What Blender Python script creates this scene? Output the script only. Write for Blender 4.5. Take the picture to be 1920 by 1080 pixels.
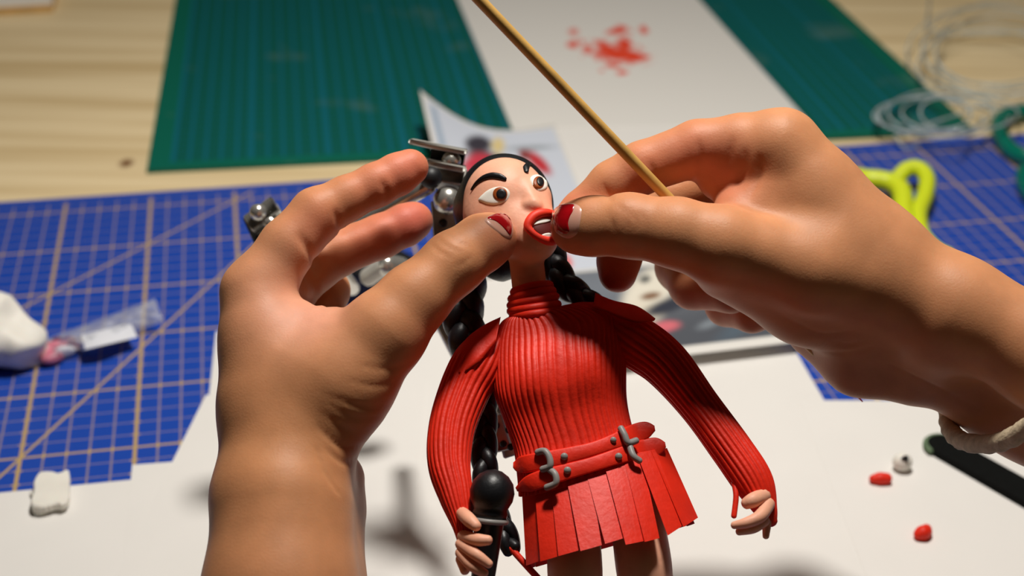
import bpy, math, random
import numpy as np
from mathutils import Vector, Matrix

random.seed(7); rng = np.random.default_rng(7)
scene = bpy.context.scene
for o in list(bpy.data.objects): bpy.data.objects.remove(o)
col = scene.collection

# ------------------------------------------------------------------ camera
F = 2667.0                                   # focal length in pixels of a 1920 wide frame
H = 38.5                                     # camera height over the table, cm
PITCH, ROLL = math.radians(29.5), math.radians(1.0)
fwd = np.array([0, math.cos(PITCH), -math.sin(PITCH)])
_r0 = np.array([1.0, 0, 0]); _u0 = np.array([0, math.sin(PITCH), math.cos(PITCH)])
RT = math.cos(ROLL)*_r0 + math.sin(ROLL)*_u0
UP = -math.sin(ROLL)*_r0 + math.cos(ROLL)*_u0
CAMPOS = np.array([0, 0, H])
cam_d = bpy.data.cameras.new('camera'); cam = bpy.data.objects.new('camera', cam_d); col.objects.link(cam)
cam.matrix_world = Matrix(((RT[0], UP[0], -fwd[0], 0), (RT[1], UP[1], -fwd[1], 0),
                           (RT[2], UP[2], -fwd[2], H*.01), (0, 0, 0, 1)))
cam_d.sensor_width = 36; cam_d.lens = F/1920*36; cam_d.clip_start = .02; cam_d.clip_end = 30
cam_d.dof.use_dof = True; cam_d.dof.focus_distance = .462; cam_d.dof.aperture_fstop = 9.0
scene.camera = cam

# ------------------------------------------------------------------ world and light
w = bpy.data.worlds.new('world'); scene.world = w; w.use_nodes = True
bg = w.node_tree.nodes['Background']; bg.inputs[0].default_value = (1.0, .86, .70, 1); bg.inputs[1].default_value = .012
def area(name, loc, target, size, power, colr):
    L = bpy.data.lights.new(name, 'AREA'); L.shape = 'DISK'; L.size = size; L.energy = power; L.color = colr
    o = bpy.data.objects.new(name, L); col.objects.link(o); o.location = loc
    d = Vector(target) - Vector(loc); o.rotation_euler = d.to_track_quat('-Z', 'Y').to_euler(); return o
area('desk_lamp_light', (.05, .56, .78), (.02, .62, 0), .10, 6.1, (1.0, .955, .89))
area('room_light', (.2, 1.5, 2.2), (0, .7, 0), .7, 6.0, (1.0, .90, .78))
vs = scene.view_settings
vs.view_transform = 'Standard'; vs.look = 'None'; vs.gamma = 1; vs.use_curve_mapping = False; vs.exposure = 0.0

# ------------------------------------------------------------------ helpers: coordinates (cm), image frame 1920x1080
LEAN = lambda py: 0.0                        # extra distance by height: how far a thing leans away from the upright frame
def P(px, py, d):                            # a point at distance d (cm) in front of the lens, in the doll's leaning frame
    d = d+LEAN(py)
    return np.array([(px-960)/F*d, (540-py)/F*d, -d], float)
def RP(r, d): return r*d/F
MW = np.stack([RT, UP, -fwd], 1)             # leaning frame -> world
def W(p): return (np.asarray(p) @ MW.T + CAMPOS)*.01
def G(px, py, z=0.0):                        # the point of the table (or of a level z cm above it) seen at a pixel
    d = fwd + (px-960)/F*RT + (540-py)/F*UP
    return (CAMPOS + d*((z-H)/d[2]))*.01
def sm(a, b, x): t = min(max((x-a)/(b-a), 0.0), 1.0); return t*t*(3-2*t)

# ------------------------------------------------------------------ helpers: materials
def mat(name, colr, rough=.5, metal=0, sss=0, spec=.5, sssr=(1, .3, .15), sssc=.004, var=0, vscale=60, bump=0, bscale=200, vcol=None,
        trans=0, coat=0, ior=1.45, alpha=1):
    m = bpy.data.materials.new(name); m.use_nodes = True; nt = m.node_tree; b = nt.nodes['Principled BSDF']
    b.inputs['Base Color'].default_value = (*colr, 1); b.inputs['Roughness'].default_value = rough
    b.inputs['Metallic'].default_value = metal; b.inputs['Specular IOR Level'].default_value = spec
    b.inputs['Transmission Weight'].default_value = trans; b.inputs['Coat Weight'].default_value = coat
    b.inputs['IOR'].default_value = ior; b.inputs['Alpha'].default_value = alpha
    if sss:
        b.inputs['Subsurface Weight'].default_value = sss; b.inputs['Subsurface Radius'].default_value = sssr
        b.inputs['Subsurface Scale'].default_value = sssc
    tc = nt.nodes.new('ShaderNodeTexCoord')
    src = None
    if vcol:
        a = nt.nodes.new('ShaderNodeAttribute'); a.attribute_name = vcol; src = a.outputs['Color']
        nt.links.new(src, b.inputs['Base Color'])
    if var:
        n = nt.nodes.new('ShaderNodeTexNoise'); n.inputs['Scale'].default_value = vscale; n.inputs['Detail'].default_value = 4
        nt.links.new(tc.outputs['Object'], n.inputs['Vector'])
        r = nt.nodes.new('ShaderNodeMapRange'); r.inputs[1].default_value = .3; r.inputs[2].default_value = .7
        r.inputs[3].default_value = 1-var; r.inputs[4].default_value = 1+var
        nt.links.new(n.outputs['Fac'], r.inputs[0])
        mx = nt.nodes.new('ShaderNodeMix'); mx.data_type = 'RGBA'; mx.blend_type = 'MULTIPLY'; mx.inputs['Factor'].default_value = 1
        if src: nt.links.new(src, mx.inputs['A'])
        else: mx.inputs['A'].default_value = (*colr, 1)
        nt.links.new(r.outputs[0], mx.inputs['B']); nt.links.new(mx.outputs['Result'], b.inputs['Base Color'])
    if bump:
        n = nt.nodes.new('ShaderNodeTexNoise'); n.inputs['Scale'].default_value = bscale; n.inputs['Detail'].default_value = 5
        nt.links.new(tc.outputs['Object'], n.inputs['Vector'])
        bp = nt.nodes.new('ShaderNodeBump'); bp.inputs['Strength'].default_value = bump; bp.inputs['Distance'].default_value = .001
        nt.links.new(n.outputs['Fac'], bp.inputs['Height']); nt.links.new(bp.outputs['Normal'], b.inputs['Normal'])
    return m
def srgb(*c): return tuple((x/255/12.92 if x/255 <= .04045 else ((x/255+.055)/1.055)**2.4) for x in c)

M = {}
M['skin'] = mat('skin', (1, 1, 1), .50, sss=.35, sssc=.005, sssr=(1, .38, .22), var=.07, vscale=120, bump=.10, bscale=1400, vcol='tint', spec=.28)
M['nail'] = mat('nail_plate', srgb(214, 160, 140), .3, sss=.2, coat=.3)
M['polish'] = mat('red_nail_polish', srgb(165, 8, 18), .22, coat=.6, var=.12, vscale=300)
M['red'] = mat('red_clay', srgb(228, 42, 18), .5, sss=.08, sssc=.002, var=.08, vscale=150, bump=.15, bscale=600, spec=.4)
M['lip'] = mat('orange_red_clay', srgb(235, 52, 26), .55, sss=.1, sssc=.002)
M['dskin'] = mat('pink_clay', srgb(236, 172, 142), .5, sss=.15, sssc=.003, var=.06, vscale=120, bump=.12, bscale=500, spec=.4)
M['black'] = mat('black_clay', srgb(20, 20, 23), .42, var=.1, vscale=150, bump=.15, bscale=500)
M['white'] = mat('white_clay', srgb(232, 228, 218), .5, sss=.1, sssc=.002, var=.04, vscale=100, bump=.1, bscale=300)
M['brown'] = mat('brown_clay', srgb(150, 72, 20), .45, var=.1, vscale=200)
M['grey'] = mat('grey_clay', srgb(140, 136, 132), .45, var=.06, vscale=200)
M['mouth'] = mat('dark_mouth_clay', srgb(92, 22, 14), .6)
M['bamboo'] = mat('bamboo', srgb(202, 158, 84), .5, var=.15, vscale=80, bump=.1, bscale=300)
M['steel'] = mat('polished_steel', (.66, .64, .58), .24, metal=.8)
M['steel2'] = mat('brushed_steel', (.62, .60, .54), .42, metal=.3, bump=.05, bscale=400)
M['rubber'] = mat('black_plastic', srgb(22, 22, 24), .5)
M['paper'] = mat('white_paper', srgb(228, 225, 220), .7, var=.012, vscale=30)
M['paperprint'] = mat('printed_paper', (1, 1, 1), .55, vcol='tint')
M['file'] = mat('black_file_grit', srgb(12, 13, 12), .85, spec=.15, bump=.4, bscale=1500, var=.2, vscale=400)
M['worn'] = mat('worn_file_edge', srgb(92, 112, 84), .8, var=.4, vscale=500)
M['neon'] = mat('neon_plastic', srgb(212, 226, 40), .4, sss=.1, sssc=.003)
M['teal'] = mat('teal_plastic', srgb(6, 112, 92), .2, coat=.5)
M['cord'] = mat('beige_cord', srgb(196, 178, 148), .8, var=.2, vscale=300, bump=.4, bscale=800)
M['clear'] = mat('clear_plastic_wire', (.80, .88, .90), .10, trans=.6, ior=1.4, coat=.5)
M['film'] = mat('clear_plastic_film', (.95, .97, 1), .08, alpha=.28, coat=1.0, spec=1.0)
M['label'] = mat('bag_label', srgb(222, 224, 232), .5)
M['pinkclay'] = mat('pink_scraps', srgb(205, 120, 140), .5, var=.25, vscale=150)
M['purpleclay'] = mat('purple_scraps', srgb(110, 52, 90), .5, var=.3, vscale=150)

# ------------------------------------------------------------------ helpers: objects
def tag(o, label=None, cat=None, group=None, kind=None):
    if label: o['label'] = label
    if cat: o['category'] = cat
    if group: o['group'] = group
    if kind: o['kind'] = kind
    return o
def empty(name, loc, label, cat, group=None):
    o = bpy.data.objects.new(name, None); col.objects.link(o); o.location = loc; o.empty_display_size = .01
    return tag(o, label, cat, group)
def absloc(o):
    p = Vector((0, 0, 0))
    while o is not None: p = p + o.location; o = o.parent
    return np.array(p)
def mesh_obj(name, verts, faces, m, parent=None, base=None, smooth=True, attr=None):
    """verts in world metres; the object's origin sits at base (or at the parent's origin)"""
    verts = np.asarray(verts, float)
    if parent is not None: org = absloc(parent)
    else:
        lo, hi = verts.min(0), verts.max(0)
        org = np.array(base) if base is not None else np.array([(lo[0]+hi[0])/2, (lo[1]+hi[1])/2, lo[2]])
    me = bpy.data.meshes.new(name); me.from_pydata((verts-org).tolist(), [], [list(map(int, f)) for f in faces] if not isinstance(faces, np.ndarray) else faces.tolist())
    me.validate(); me.materials.append(m)
    if smooth: me.shade_smooth()
    if attr is not None:
        a = me.color_attributes.new('tint', 'FLOAT_COLOR', 'POINT')
        c = np.ones((len(verts), 4)); c[:, :3] = attr; a.data.foreach_set('color', c.ravel())
    o = bpy.data.objects.new(name, me); col.objects.link(o)
    if parent is not None: o.parent = parent
    else: o.location = org
    return o
class MB:                                    # collects several closed shapes into one mesh (leaning frame, cm)
    def __init__(s): s.v = []; s.f = []; s.n = 0
    def add(s, v, f):
        s.v.append(np.asarray(v, float)); s.f += [[i+s.n for i in q] for q in f]; s.n += len(v); return s
    def build(s, name, m, parent=None, world=False, **k):
        v = np.concatenate(s.v); return mesh_obj(name, v if world else W(v), s.f, m, parent, **k)
def catmull(pts, n):
    pts = np.asarray(pts, float); k = len(pts); out = []
    for i in range(k-1):
        p0 = pts[max(i-1, 0)]; p1 = pts[i]; p2 = pts[i+1]; p3 = pts[min(i+2, k-1)]
        for t in np.linspace(0, 1, n, endpoint=False):
            out.append(.5*((2*p1)+(-p0+p2)*t+(2*p0-5*p1+4*p2-p3)*t*t+(-p0+3*p1-3*p2+p3)*t**3))
    out.append(pts[-1]); return np.array(out)
def catclosed(pts, n):
    pts = np.asarray(pts, float); k = len(pts); out = []
    for i in range(k):
        p0, p1, p2, p3 = pts[i-1], pts[i], pts[(i+1) % k], pts[(i+2) % k]
        for t in np.linspace(0, 1, n, endpoint=False):
            out.append(.5*((2*p1)+(-p0+p2)*t+(2*p0-5*p1+4*p2-p3)*t*t+(-p0+3*p1-3*p2+p3)*t**3))
    return np.array(out)
def frames(path, closed=False, ref=None):
    n = len(path); T = np.zeros_like(path)
    for i in range(n):
        a = path[(i-1) % n] if closed else path[max(i-1, 0)]; b = path[(i+1) % n] if closed else path[min(i+1, n-1)]
        T[i] = (b-a)/max(np.linalg.norm(b-a), 1e-9)
    ref = np.array([0, 0, 1.0]) if ref is None else np.array(ref, float)
    if abs(T[0] @ ref) > .95: ref = np.array([1.0, 0, 0])
    N = np.zeros_like(path); v = ref - T[0]*(ref @ T[0]); N[0] = v/np.linalg.norm(v)
    for i in range(1, n):
        v = N[i-1] - T[i]*(N[i-1] @ T[i]); N[i] = v/np.linalg.norm(v)
    B = np.cross(T, N); return T, N, B
def tube(path, rad, seg=12, closed=False, flat=1.0, ref=None, prof=None, caps=True, fixed=False):
    """flat squeezes the section along N; prof(theta, i) multiplies the radius"""
    path = np.asarray(path, float); n = len(path); rad = np.broadcast_to(np.asarray(rad, float), (n,))
    T, N, B = frames(path, closed, ref)
    if fixed:
        r = np.array(ref, float); N = r - T*(T @ r)[:, None]; N /= np.linalg.norm(N, axis=1)[:, None]; B = np.cross(T, N)
    th = np.linspace(0, 2*math.pi, seg, endpoint=False); V = []
    if not closed and caps:                 # round ends
        ext = []
        for e, sgn in ((0, -1), (n-1, 1)):
            ext.append([(path[e]+T[e]*sgn*rad[e]*math.sin(a)*.8, rad[e]*math.cos(a), e) for a in (.5, 1.0, 1.35)])
        seq = [x for x in reversed(ext[0])] + [(path[i], rad[i], i) for i in range(n)] + ext[1]
    else: seq = [(path[i], rad[i], i) for i in range(n)]
    for p, r, i in seq:
        m = prof(th, i) if prof else 1.0
        V.append(p + (np.cos(th)*r*m)[:, None]*N[i]*flat + (np.sin(th)*r*m)[:, None]*B[i])
    k = len(seq); V = np.concatenate(V); f = []
    for i in range(k if closed else k-1):
        a, b = i*seg, ((i+1) % k)*seg
        for j in range(seg): f.append([a+j, a+(j+1) % seg, b+(j+1) % seg, b+j])
    if not closed: f.append(list(range(seg))[::-1]); f.append([(k-1)*seg+j for j in range(seg)])
    return V, f
def lathe(c, ax, prof, seg=32):
    c = np.asarray(c, float); ax = np.asarray(ax, float)/np.linalg.norm(ax)
    r = np.array([0, 0, 1.0]) if abs(ax[2]) < .9 else np.array([1.0, 0, 0]); n = r-ax*(r @ ax); n /= np.linalg.norm(n); b = np.cross(ax, n)
    th = np.linspace(0, 2*math.pi, seg, endpoint=False); V = []; f = []
    for h, rr in prof: V.append(c+ax*h+(np.cos(th)*rr)[:, None]*n+(np.sin(th)*rr)[:, None]*b)
    for i in range(len(prof)-1):
        for j in range(seg): f.append([i*seg+j, i*seg+(j+1) % seg, (i+1)*seg+(j+1) % seg, (i+1)*seg+j])
    f.append(list(range(seg))[::-1]); f.append([(len(prof)-1)*seg+j for j in range(seg)])
    return np.concatenate(V), f
def ballprof(r, n=14, flat=1.0): return [(-r*flat*math.cos(a), max(r*math.sin(a), 1e-4)) for a in np.linspace(.02, math.pi-.02, n)]
def slab(poly, thick, bev=.02, up=None):
    """closed polygon (N,3) in world metres on a level surface -> slab of given thickness upward with a small bevel"""
    poly = np.asarray(poly, float); n = len(poly); c = poly.mean(0); u = np.array([0, 0, 1.0]) if up is None else up
    ins = poly + (c-poly)/np.linalg.norm(c-poly, axis=1)[:, None]*bev
    V = np.concatenate([poly, poly+u*(thick-bev*.8), ins+u*thick]); f = [list(range(n))[::-1], [2*n+i for i in range(n)]]
    for l in (0, 1):
        for i in range(n): f.append([l*n+i, l*n+(i+1) % n, (l+1)*n+(i+1) % n, (l+1)*n+i])
    return V, f
def box(c, x, y, z, bev=.06):
    """box at c with half-axis vectors x, y, z (leaning frame) and bevelled edges"""
    c, x, y, z = map(lambda a: np.asarray(a, float), (c, x, y, z)); lens = [np.linalg.norm(a) for a in (x, y, z)]
    V = []; f = []
    kx, ky, kz = [max(0, 1-bev/l) for l in lens]
    idx = {}
    for sx in (-1, 1):
        for sy in (-1, 1):
            for sz in (-1, 1):
                for t, (a, b, d) in enumerate(((1, ky, kz), (kx, 1, kz), (kx, ky, 1))):
                    idx[(sx, sy, sz, t)] = len(V); V.append(c+x*sx*a+y*sy*b+z*sz*d)
    I = lambda a, b, d, t: idx[(a, b, d, t)]
    for s in (-1, 1):
        f.append([I(s, -1, -1, 0), I(s, 1, -1, 0), I(s, 1, 1, 0), I(s, -1, 1, 0)]); f.append([I(-1, s, -1, 1), I(1, s, -1, 1), I(1, s, 1, 1), I(-1, s, 1, 1)])
        f.append([I(-1, -1, s, 2), I(1, -1, s, 2), I(1, 1, s, 2), I(-1, 1, s, 2)])
        for s2 in (-1, 1):
            f.append([I(s, s2, -1, 0), I(s, s2, -1, 1), I(s, s2, 1, 1), I(s, s2, 1, 0)]); f.append([I(s, -1, s2, 0), I(s, -1, s2, 2), I(s, 1, s2, 2), I(s, 1, s2, 0)])
            f.append([I(-1, s, s2, 1), I(-1, s, s2, 2), I(1, s, s2, 2), I(1, s, s2, 1)])
            for s3 in (-1, 1): f.append([I(s, s2, s3, 0), I(s, s2, s3, 1), I(s, s2, s3, 2)])
    return np.array(V), f

# ------------------------------------------------------------------ helpers: soft shapes from distance fields
class Field:
    def __init__(s): s.ops = []
    def cone(s, a, b, k=.3, flat=None):      # a, b = (px, py, d, radius px)
        A, B = P(*a[:3]), P(*b[:3]); s.ops.append(('c', A, B, RP(a[3], a[2]), RP(b[3], b[2]), k, flat)); return s
    def chain(s, pts, k=.3, k0=None):
        for i in range(len(pts)-1): s.cone(pts[i], pts[i+1], (k0 if (i == 0 and k0) else k))
        return s
    def ell(s, c, axes, k=.3):               # c=(px,py,d); axes = 3 vectors (cm) along the half-axes
        s.ops.append(('e', P(*c), np.array(axes, float), k)); return s
    def crease(s, px, wd=.08, dp=.07, d0=36.0):
        pts = catmull([(x, y, 0) for x, y in px], 6); h = s.hit(pts[:, 0], pts[:, 1], d0)
        s.ops.append(('k', h, wd, dp)); return s
    def one(s, op, p):
        if op[0] == 'c':
            _, A, B, ra, rb, k, flat = op; ba = B-A; q = p-A; h = np.clip((q @ ba)/max(ba @ ba, 1e-9), 0, 1)
            q = q-h[:, None]*ba
            if flat is not None: n, sc = flat; q = q-np.outer(q @ n, n)*(1-1/sc)
            return np.linalg.norm(q, axis=1)-(ra+(rb-ra)*h)
        _, C, ax, k = op; q = p-C; L = np.linalg.norm(ax, axis=1); u = (q @ (ax/L[:, None]).T)
        k0 = np.linalg.norm(u/L, axis=1); k1 = np.linalg.norm(u/(L*L), axis=1); return k0*(k0-1)/np.maximum(k1, 1e-9)
    def comb(s, op, v, p):
        if op[0] == 'k':
            _, pts, wd, dp = op; g = np.zeros(len(p)); N_ = len(pts)-1            # a groove that runs out at both ends
            for i in range(N_):
                A, B = pts[i], pts[i+1]; ba = B-A; q = p-A; h = np.clip((q @ ba)/max(ba @ ba, 1e-9), 0, 1)
                g = np.maximum(g, np.sin(math.pi*np.clip((i+h)/N_, .02, .98))**.7*np.exp(-((q-h[:, None]*ba)**2).sum(1)/wd**2))
            return v+dp*g
        b = s.one(op, p); k = op[5] if op[0] == 'c' else op[3]
        h = np.maximum(k-np.abs(v-b), 0)/k; return np.minimum(v, b)-h*h*k*.25
    def eval(s, p):
        v = np.full(len(p), 50.0)
        for op in s.ops:
            if op[0] != 'k': v = s.comb(op, v, p)
        return v
    def beval(s, p):                         # like eval, but each shape only touches points near it
        v = np.full(len(p), 50.0)
        for op in s.ops:
            b0, b1 = s.bounds(op); m = np.flatnonzero(((p > b0-.5) & (p < b1+.5)).all(1))
            if len(m): v[m] = s.comb(op, v[m], p[m])
        return v
    def bounds(s, op):
        if op[0] == 'c':
            r = max(op[3], op[4])*(op[6][1] if op[6] is not None else 1)+op[5]+.35
            return np.minimum(op[1], op[2])-r, np.maximum(op[1], op[2])+r
        if op[0] == 'k': r = op[2]*2.6; return op[1].min(0)-r, op[1].max(0)+r
        e = np.sqrt((op[2]**2).sum(0))+op[3]+.35; return op[1]-e, op[1]+e
    def normal(s, p, e=.02):
        g = np.stack([s.eval(p+np.eye(3)[i]*e)-s.eval(p-np.eye(3)[i]*e) for i in range(3)], 1)
        return g/np.maximum(np.linalg.norm(g, axis=1)[:, None], 1e-9)
    def hit(s, px, py, d0=36.0):             # first surface point along the line of sight of each pixel
        px = np.atleast_1d(np.asarray(px, float)); py = np.atleast_1d(np.asarray(py, float))
        u = np.stack([(px-960)/F, (540-py)/F, -np.ones_like(px)], 1); un = u/np.linalg.norm(u, axis=1)[:, None]
        t = np.full(len(px), d0); best = np.full(len(px), 99.0); bt = t.copy()
        for _ in range(60):
            v = s.eval(un*t[:, None]); m = v < best; best[m] = v[m]; bt[m] = t[m]; t = t+np.clip(v, -.5, 4)*.9
            if np.abs(v).max() < .003: break
        return un*bt[:, None]
    def mesh(s, h):
        prim = [o for o in s.ops if o[0] != 'k']; B = [s.bounds(o) for o in prim]
        lo = np.min([b[0] for b in B], 0); hi = np.max([b[1] for b in B], 0); n = np.ceil((hi-lo)/h).astype(int)+1
        S4 = 4; n = (np.ceil(n/S4).astype(int)+1)*S4; nc = n//S4+1                 # coarse pass finds the band around the surface
        cg = np.stack(np.meshgrid(*[lo[i]+h*S4*np.arange(nc[i]) for i in range(3)], indexing='ij'), -1).reshape(-1, 3)
        C = s.beval(cg).reshape(nc); near_ = np.abs(C) < h*S4*1.9+.12
        act = np.zeros(nc-1, bool)
        for a in (0, 1):
            for b in (0, 1):
                for c in (0, 1): act |= near_[a:a+nc[0]-1, b:b+nc[1]-1, c:c+nc[2]-1]
        V = np.repeat(np.repeat(np.repeat(C[:-1, :-1, :-1], S4, 0), S4, 1), S4, 2).astype(np.float32)
        am = np.repeat(np.repeat(np.repeat(act, S4, 0), S4, 1), S4, 2); ii = np.argwhere(am)
        V[tuple(ii.T)] = s.beval(lo+h*ii)
        return nets(V, lo, h)
def nets(V, lo, h):
    S = V < 0; n = np.array(V.shape)-1; cnt = np.zeros(n, np.int8)
    cs = [(a, b, c) for a in (0, 1) for b in (0, 1) for c in (0, 1)]
    for a, b, c in cs: cnt += S[a:a+n[0], b:b+n[1], c:c+n[2]]
    cells = np.argwhere((cnt > 0) & (cnt < 8)); idx = np.full(n, -1, np.int64); idx[tuple(cells.T)] = np.arange(len(cells))
    pos = np.zeros((len(cells), 3)); num = np.zeros(len(cells))
    val = {c: V[tuple((cells+np.array(c)).T)] for c in cs}
    for c0 in cs:
        for axn in range(3):
            if c0[axn]: continue
            c1 = list(c0); c1[axn] = 1; c1 = tuple(c1); v0, v1 = val[c0], val[c1]; m = (v0 < 0) != (v1 < 0)
            t = np.where(m, v0/np.where(m, v0-v1, 1), 0); p = np.tile(np.array(c0, float), (len(cells), 1)); p[:, axn] = t
            pos[m] += p[m]; num[m] += 1
    v = lo+h*(cells+pos/num[:, None]); quads = []
    for axn in range(3):
        o1, o2 = [(1, 2), (2, 0), (0, 1)][axn]; sa = [slice(None)]*3; sb = [slice(None)]*3; sa[axn] = slice(0, -1); sb[axn] = slice(1, None)
        A, Bq = S[tuple(sa)], S[tuple(sb)]; e = np.argwhere(A != Bq); e = e[(e[:, o1] > 0) & (e[:, o2] > 0) & (e[:, o1] < n[o1]) & (e[:, o2] < n[o2])]
        d1 = np.zeros(3, int); d1[o1] = 1; d2 = np.zeros(3, int); d2[o2] = 1
        q = np.stack([idx[tuple((e-d1-d2).T)], idx[tuple((e-d2).T)], idx[tuple(e.T)], idx[tuple((e-d1).T)]], 1)
        ins = A[tuple(e.T)]; q[~ins] = q[~ins][:, ::-1]; quads.append(q)
    q = np.concatenate(quads)
    for lam in (.5, -.52, .5, -.52):
        acc = np.zeros_like(v); c = np.zeros(len(v))
        for i in range(4):
            a, b = q[:, i], q[:, (i+1) % 4]
            for k in range(3): acc[:, k] += np.bincount(a, v[b, k], len(v))
            c += np.bincount(a, minlength=len(v))
        v = v+lam*(acc/np.maximum(c, 1)[:, None]-v)
    return v, q
def patch(fld, outline, thick, rings=7, d0=36.0, centre=None, n=6, edge=-.03, smooth=True):
    """clay piece or nail laid on a soft surface: outline in pixels, thickness cm"""
    out = catclosed([(x, y, 0) for x, y in outline], n)[:, :2] if smooth else np.array(outline, float)
    c = out.mean(0) if centre is None else np.array(centre, float)
    px = [c[None]]; fr = [0.0]
    for r in np.linspace(0, 1, rings+1)[1:]: px.append(c+(out-c)*r); fr += [r]*len(out)
    px = np.concatenate(px); fr = np.array(fr); h = fld.hit(px[:, 0], px[:, 1], d0); nn = fld.normal(h, .06)
    v = h+nn*(edge+(thick-edge)*np.sqrt(np.maximum(1-fr**6, 0)))[:, None]; m = len(out); f = []
    for j in range(m): f.append([0, 1+(j+1) % m, 1+j])
    for i in range(rings-1):
        for j in range(m): f.append([1+i*m+j, 1+i*m+(j+1) % m, 1+(i+1)*m+(j+1) % m, 1+(i+1)*m+j])
    return v, [q[::-1] for q in f]

#==PART2==
# ================================================================== table and mats
def ngraph(m):
    nt = m.node_tree; L = nt.links
    def math_(op, a, b=None, c=None):
        n = nt.nodes.new('ShaderNodeMath'); n.operation = op
        for i, x in enumerate((a, b, c)):
            if x is None: continue
            if isinstance(x, (int, float)): n.inputs[i].default_value = x
            else: L.new(x, n.inputs[i])
        return n.outputs[0]
    def mixc(fac, a, b):
        n = nt.nodes.new('ShaderNodeMix'); n.data_type = 'RGBA'
        if isinstance(fac, (int, float)): n.inputs['Factor'].default_value = fac
        else: L.new(fac, n.inputs['Factor'])
        for k, x in (('A', a), ('B', b)):
            if isinstance(x, tuple): n.inputs[k].default_value = (*x, 1)
            else: L.new(x, n.inputs[k])
        return n.outputs['Result']
    return nt, L, math_, mixc
def uvnodes(nt):
    u = nt.nodes.new('ShaderNodeUVMap'); u.uv_map = 'UVMap'; s = nt.nodes.new('ShaderNodeSeparateXYZ'); nt.links.new(u.outputs[0], s.inputs[0])
    return s.outputs[0], s.outputs[1], u.outputs[0]
def flatbox(name, poly, z0, z1, m, uvs=None, kind=None, corner=0):
    """slab with a straight outline poly (N,2 metres); uvs for each corner"""
    n = len(poly); V = [(x, y, z0) for x, y in poly]+[(x, y, z1) for x, y in poly]
    f = [list(range(n))[::-1], [n+i for i in range(n)]]+[[i, (i+1) % n, n+(i+1) % n, n+i] for i in range(n)]
    o = mesh_obj(name, V, f, m, smooth=False)
    if uvs is not None:
        ul = o.data.uv_layers.new(name='UVMap')
        for l in o.data.loops: ul.data[l.index].uv = uvs[l.vertex_index % n]
    if kind: o['kind'] = kind
    return o

# wooden worktable
m = M['wood'] = mat('pine_table', srgb(226, 200, 148), .5, spec=.4)
nt, L, mt, mx = ngraph(m); b = nt.nodes['Principled BSDF']; tc = nt.nodes.new('ShaderNodeTexCoord')
mp = nt.nodes.new('ShaderNodeMapping'); mp.inputs['Scale'].default_value = (1.2, 26, 1); mp.inputs['Rotation'].default_value = (0, 0, math.radians(-2))
L.new(tc.outputs['Object'], mp.inputs[0]); n1 = nt.nodes.new('ShaderNodeTexNoise'); n1.inputs['Scale'].default_value = 1.6; n1.inputs['Detail'].default_value = 6
L.new(mp.outputs[0], n1.inputs['Vector'])
cr = nt.nodes.new('ShaderNodeValToRGB'); L.new(n1.outputs['Fac'], cr.inputs[0])
cr.color_ramp.elements[0].position = .36; cr.color_ramp.elements[0].color = (*srgb(214, 188, 140), 1)
cr.color_ramp.elements[1].position = .56; cr.color_ramp.elements[1].color = (*srgb(238, 216, 172), 1)
kp = G(237, 306); geo = nt.nodes.new('ShaderNodeNewGeometry'); vm = nt.nodes.new('ShaderNodeVectorMath'); vm.operation = 'SUBTRACT'
L.new(geo.outputs['Position'], vm.inputs[0]); vm.inputs[1].default_value = tuple(kp)
v2 = nt.nodes.new('ShaderNodeVectorMath'); v2.operation = 'MULTIPLY'; v2.inputs[1].default_value = (1, .7, 0); L.new(vm.outputs[0], v2.inputs[0])
v3 = nt.nodes.new('ShaderNodeVectorMath'); v3.operation = 'LENGTH'; L.new(v2.outputs[0], v3.inputs[0])
kn = nt.nodes.new('ShaderNodeMapRange'); kn.inputs[1].default_value = .002; kn.inputs[2].default_value = .006; kn.inputs[3].default_value = 1; kn.inputs[4].default_value = 0
L.new(v3.outputs['Value'], kn.inputs[0])
L.new(mx(kn.outputs[0], cr.outputs[0], srgb(110, 66, 30)), b.inputs['Base Color'])
tb = empty('worktable', (0, .8, -.03), 'pale pine worktable under the cutting mats and papers', 'table')
V, f = slab([(-.95, .12, -.03), (.95, .12, -.03), (.95, 2.2, -.03), (-.95, 2.2, -.03)], .03, .001); mesh_obj('tabletop', V, f, M['wood'], tb, smooth=False)

# blue cutting mat: its printed grid is one square per centimetre
obs = [(108.3, 466.7, 0, 1), (276.7, 456.7, 1, 1), (441.7, 450, 2, 1), (91.7, 550, 0, 0), (271.7, 540, 1, 0), (61, 739, 0, -2), (263, 722.6, 1, -2), (40.7, 861.5, 0, -3), (255.6, 841, 1, -3)]
gz = np.array([complex(*G(a, b_, .2)[:2]) for a, b_, _, _ in obs]); gw = np.array([complex(c_*5, d_*5) for _, _, c_, d_ in obs])
ma, mb = np.linalg.lstsq(np.stack([gw, np.ones(len(gw))], 1), gz, rcond=None)[0]
def matpt(u, v): z = ma*complex(u, v)+mb; return (z.real, z.imag)
def toMat(p): z = (complex(p[0], p[1])-mb)/ma; return z.real, z.imag
top = np.mean([toMat(G(0, 367, .2))[1], toMat(G(437, 345, .2))[1], toMat(G(1600, 288, .2))[1]])
m = M['bluemat'] = mat('blue_cutting_mat', srgb(24, 62, 178), .42, spec=.35)
nt, L, mt, mx = ngraph(m); b = nt.nodes['Principled BSDF']; U, Vv, uv = uvnodes(nt)
def near(x, period, hw): return mt('LESS_THAN', mt('PINGPONG', x, period/2), hw)
thin = mt('MAXIMUM', near(U, 1, .045), near(Vv, 1, .03))
ticks = mt('MULTIPLY', near(U, 1, .05), near(mt('ADD', Vv, 0), 5, .22)); ticks2 = mt('MULTIPLY', near(Vv, 1, .05), near(U, 5, .2))
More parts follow.
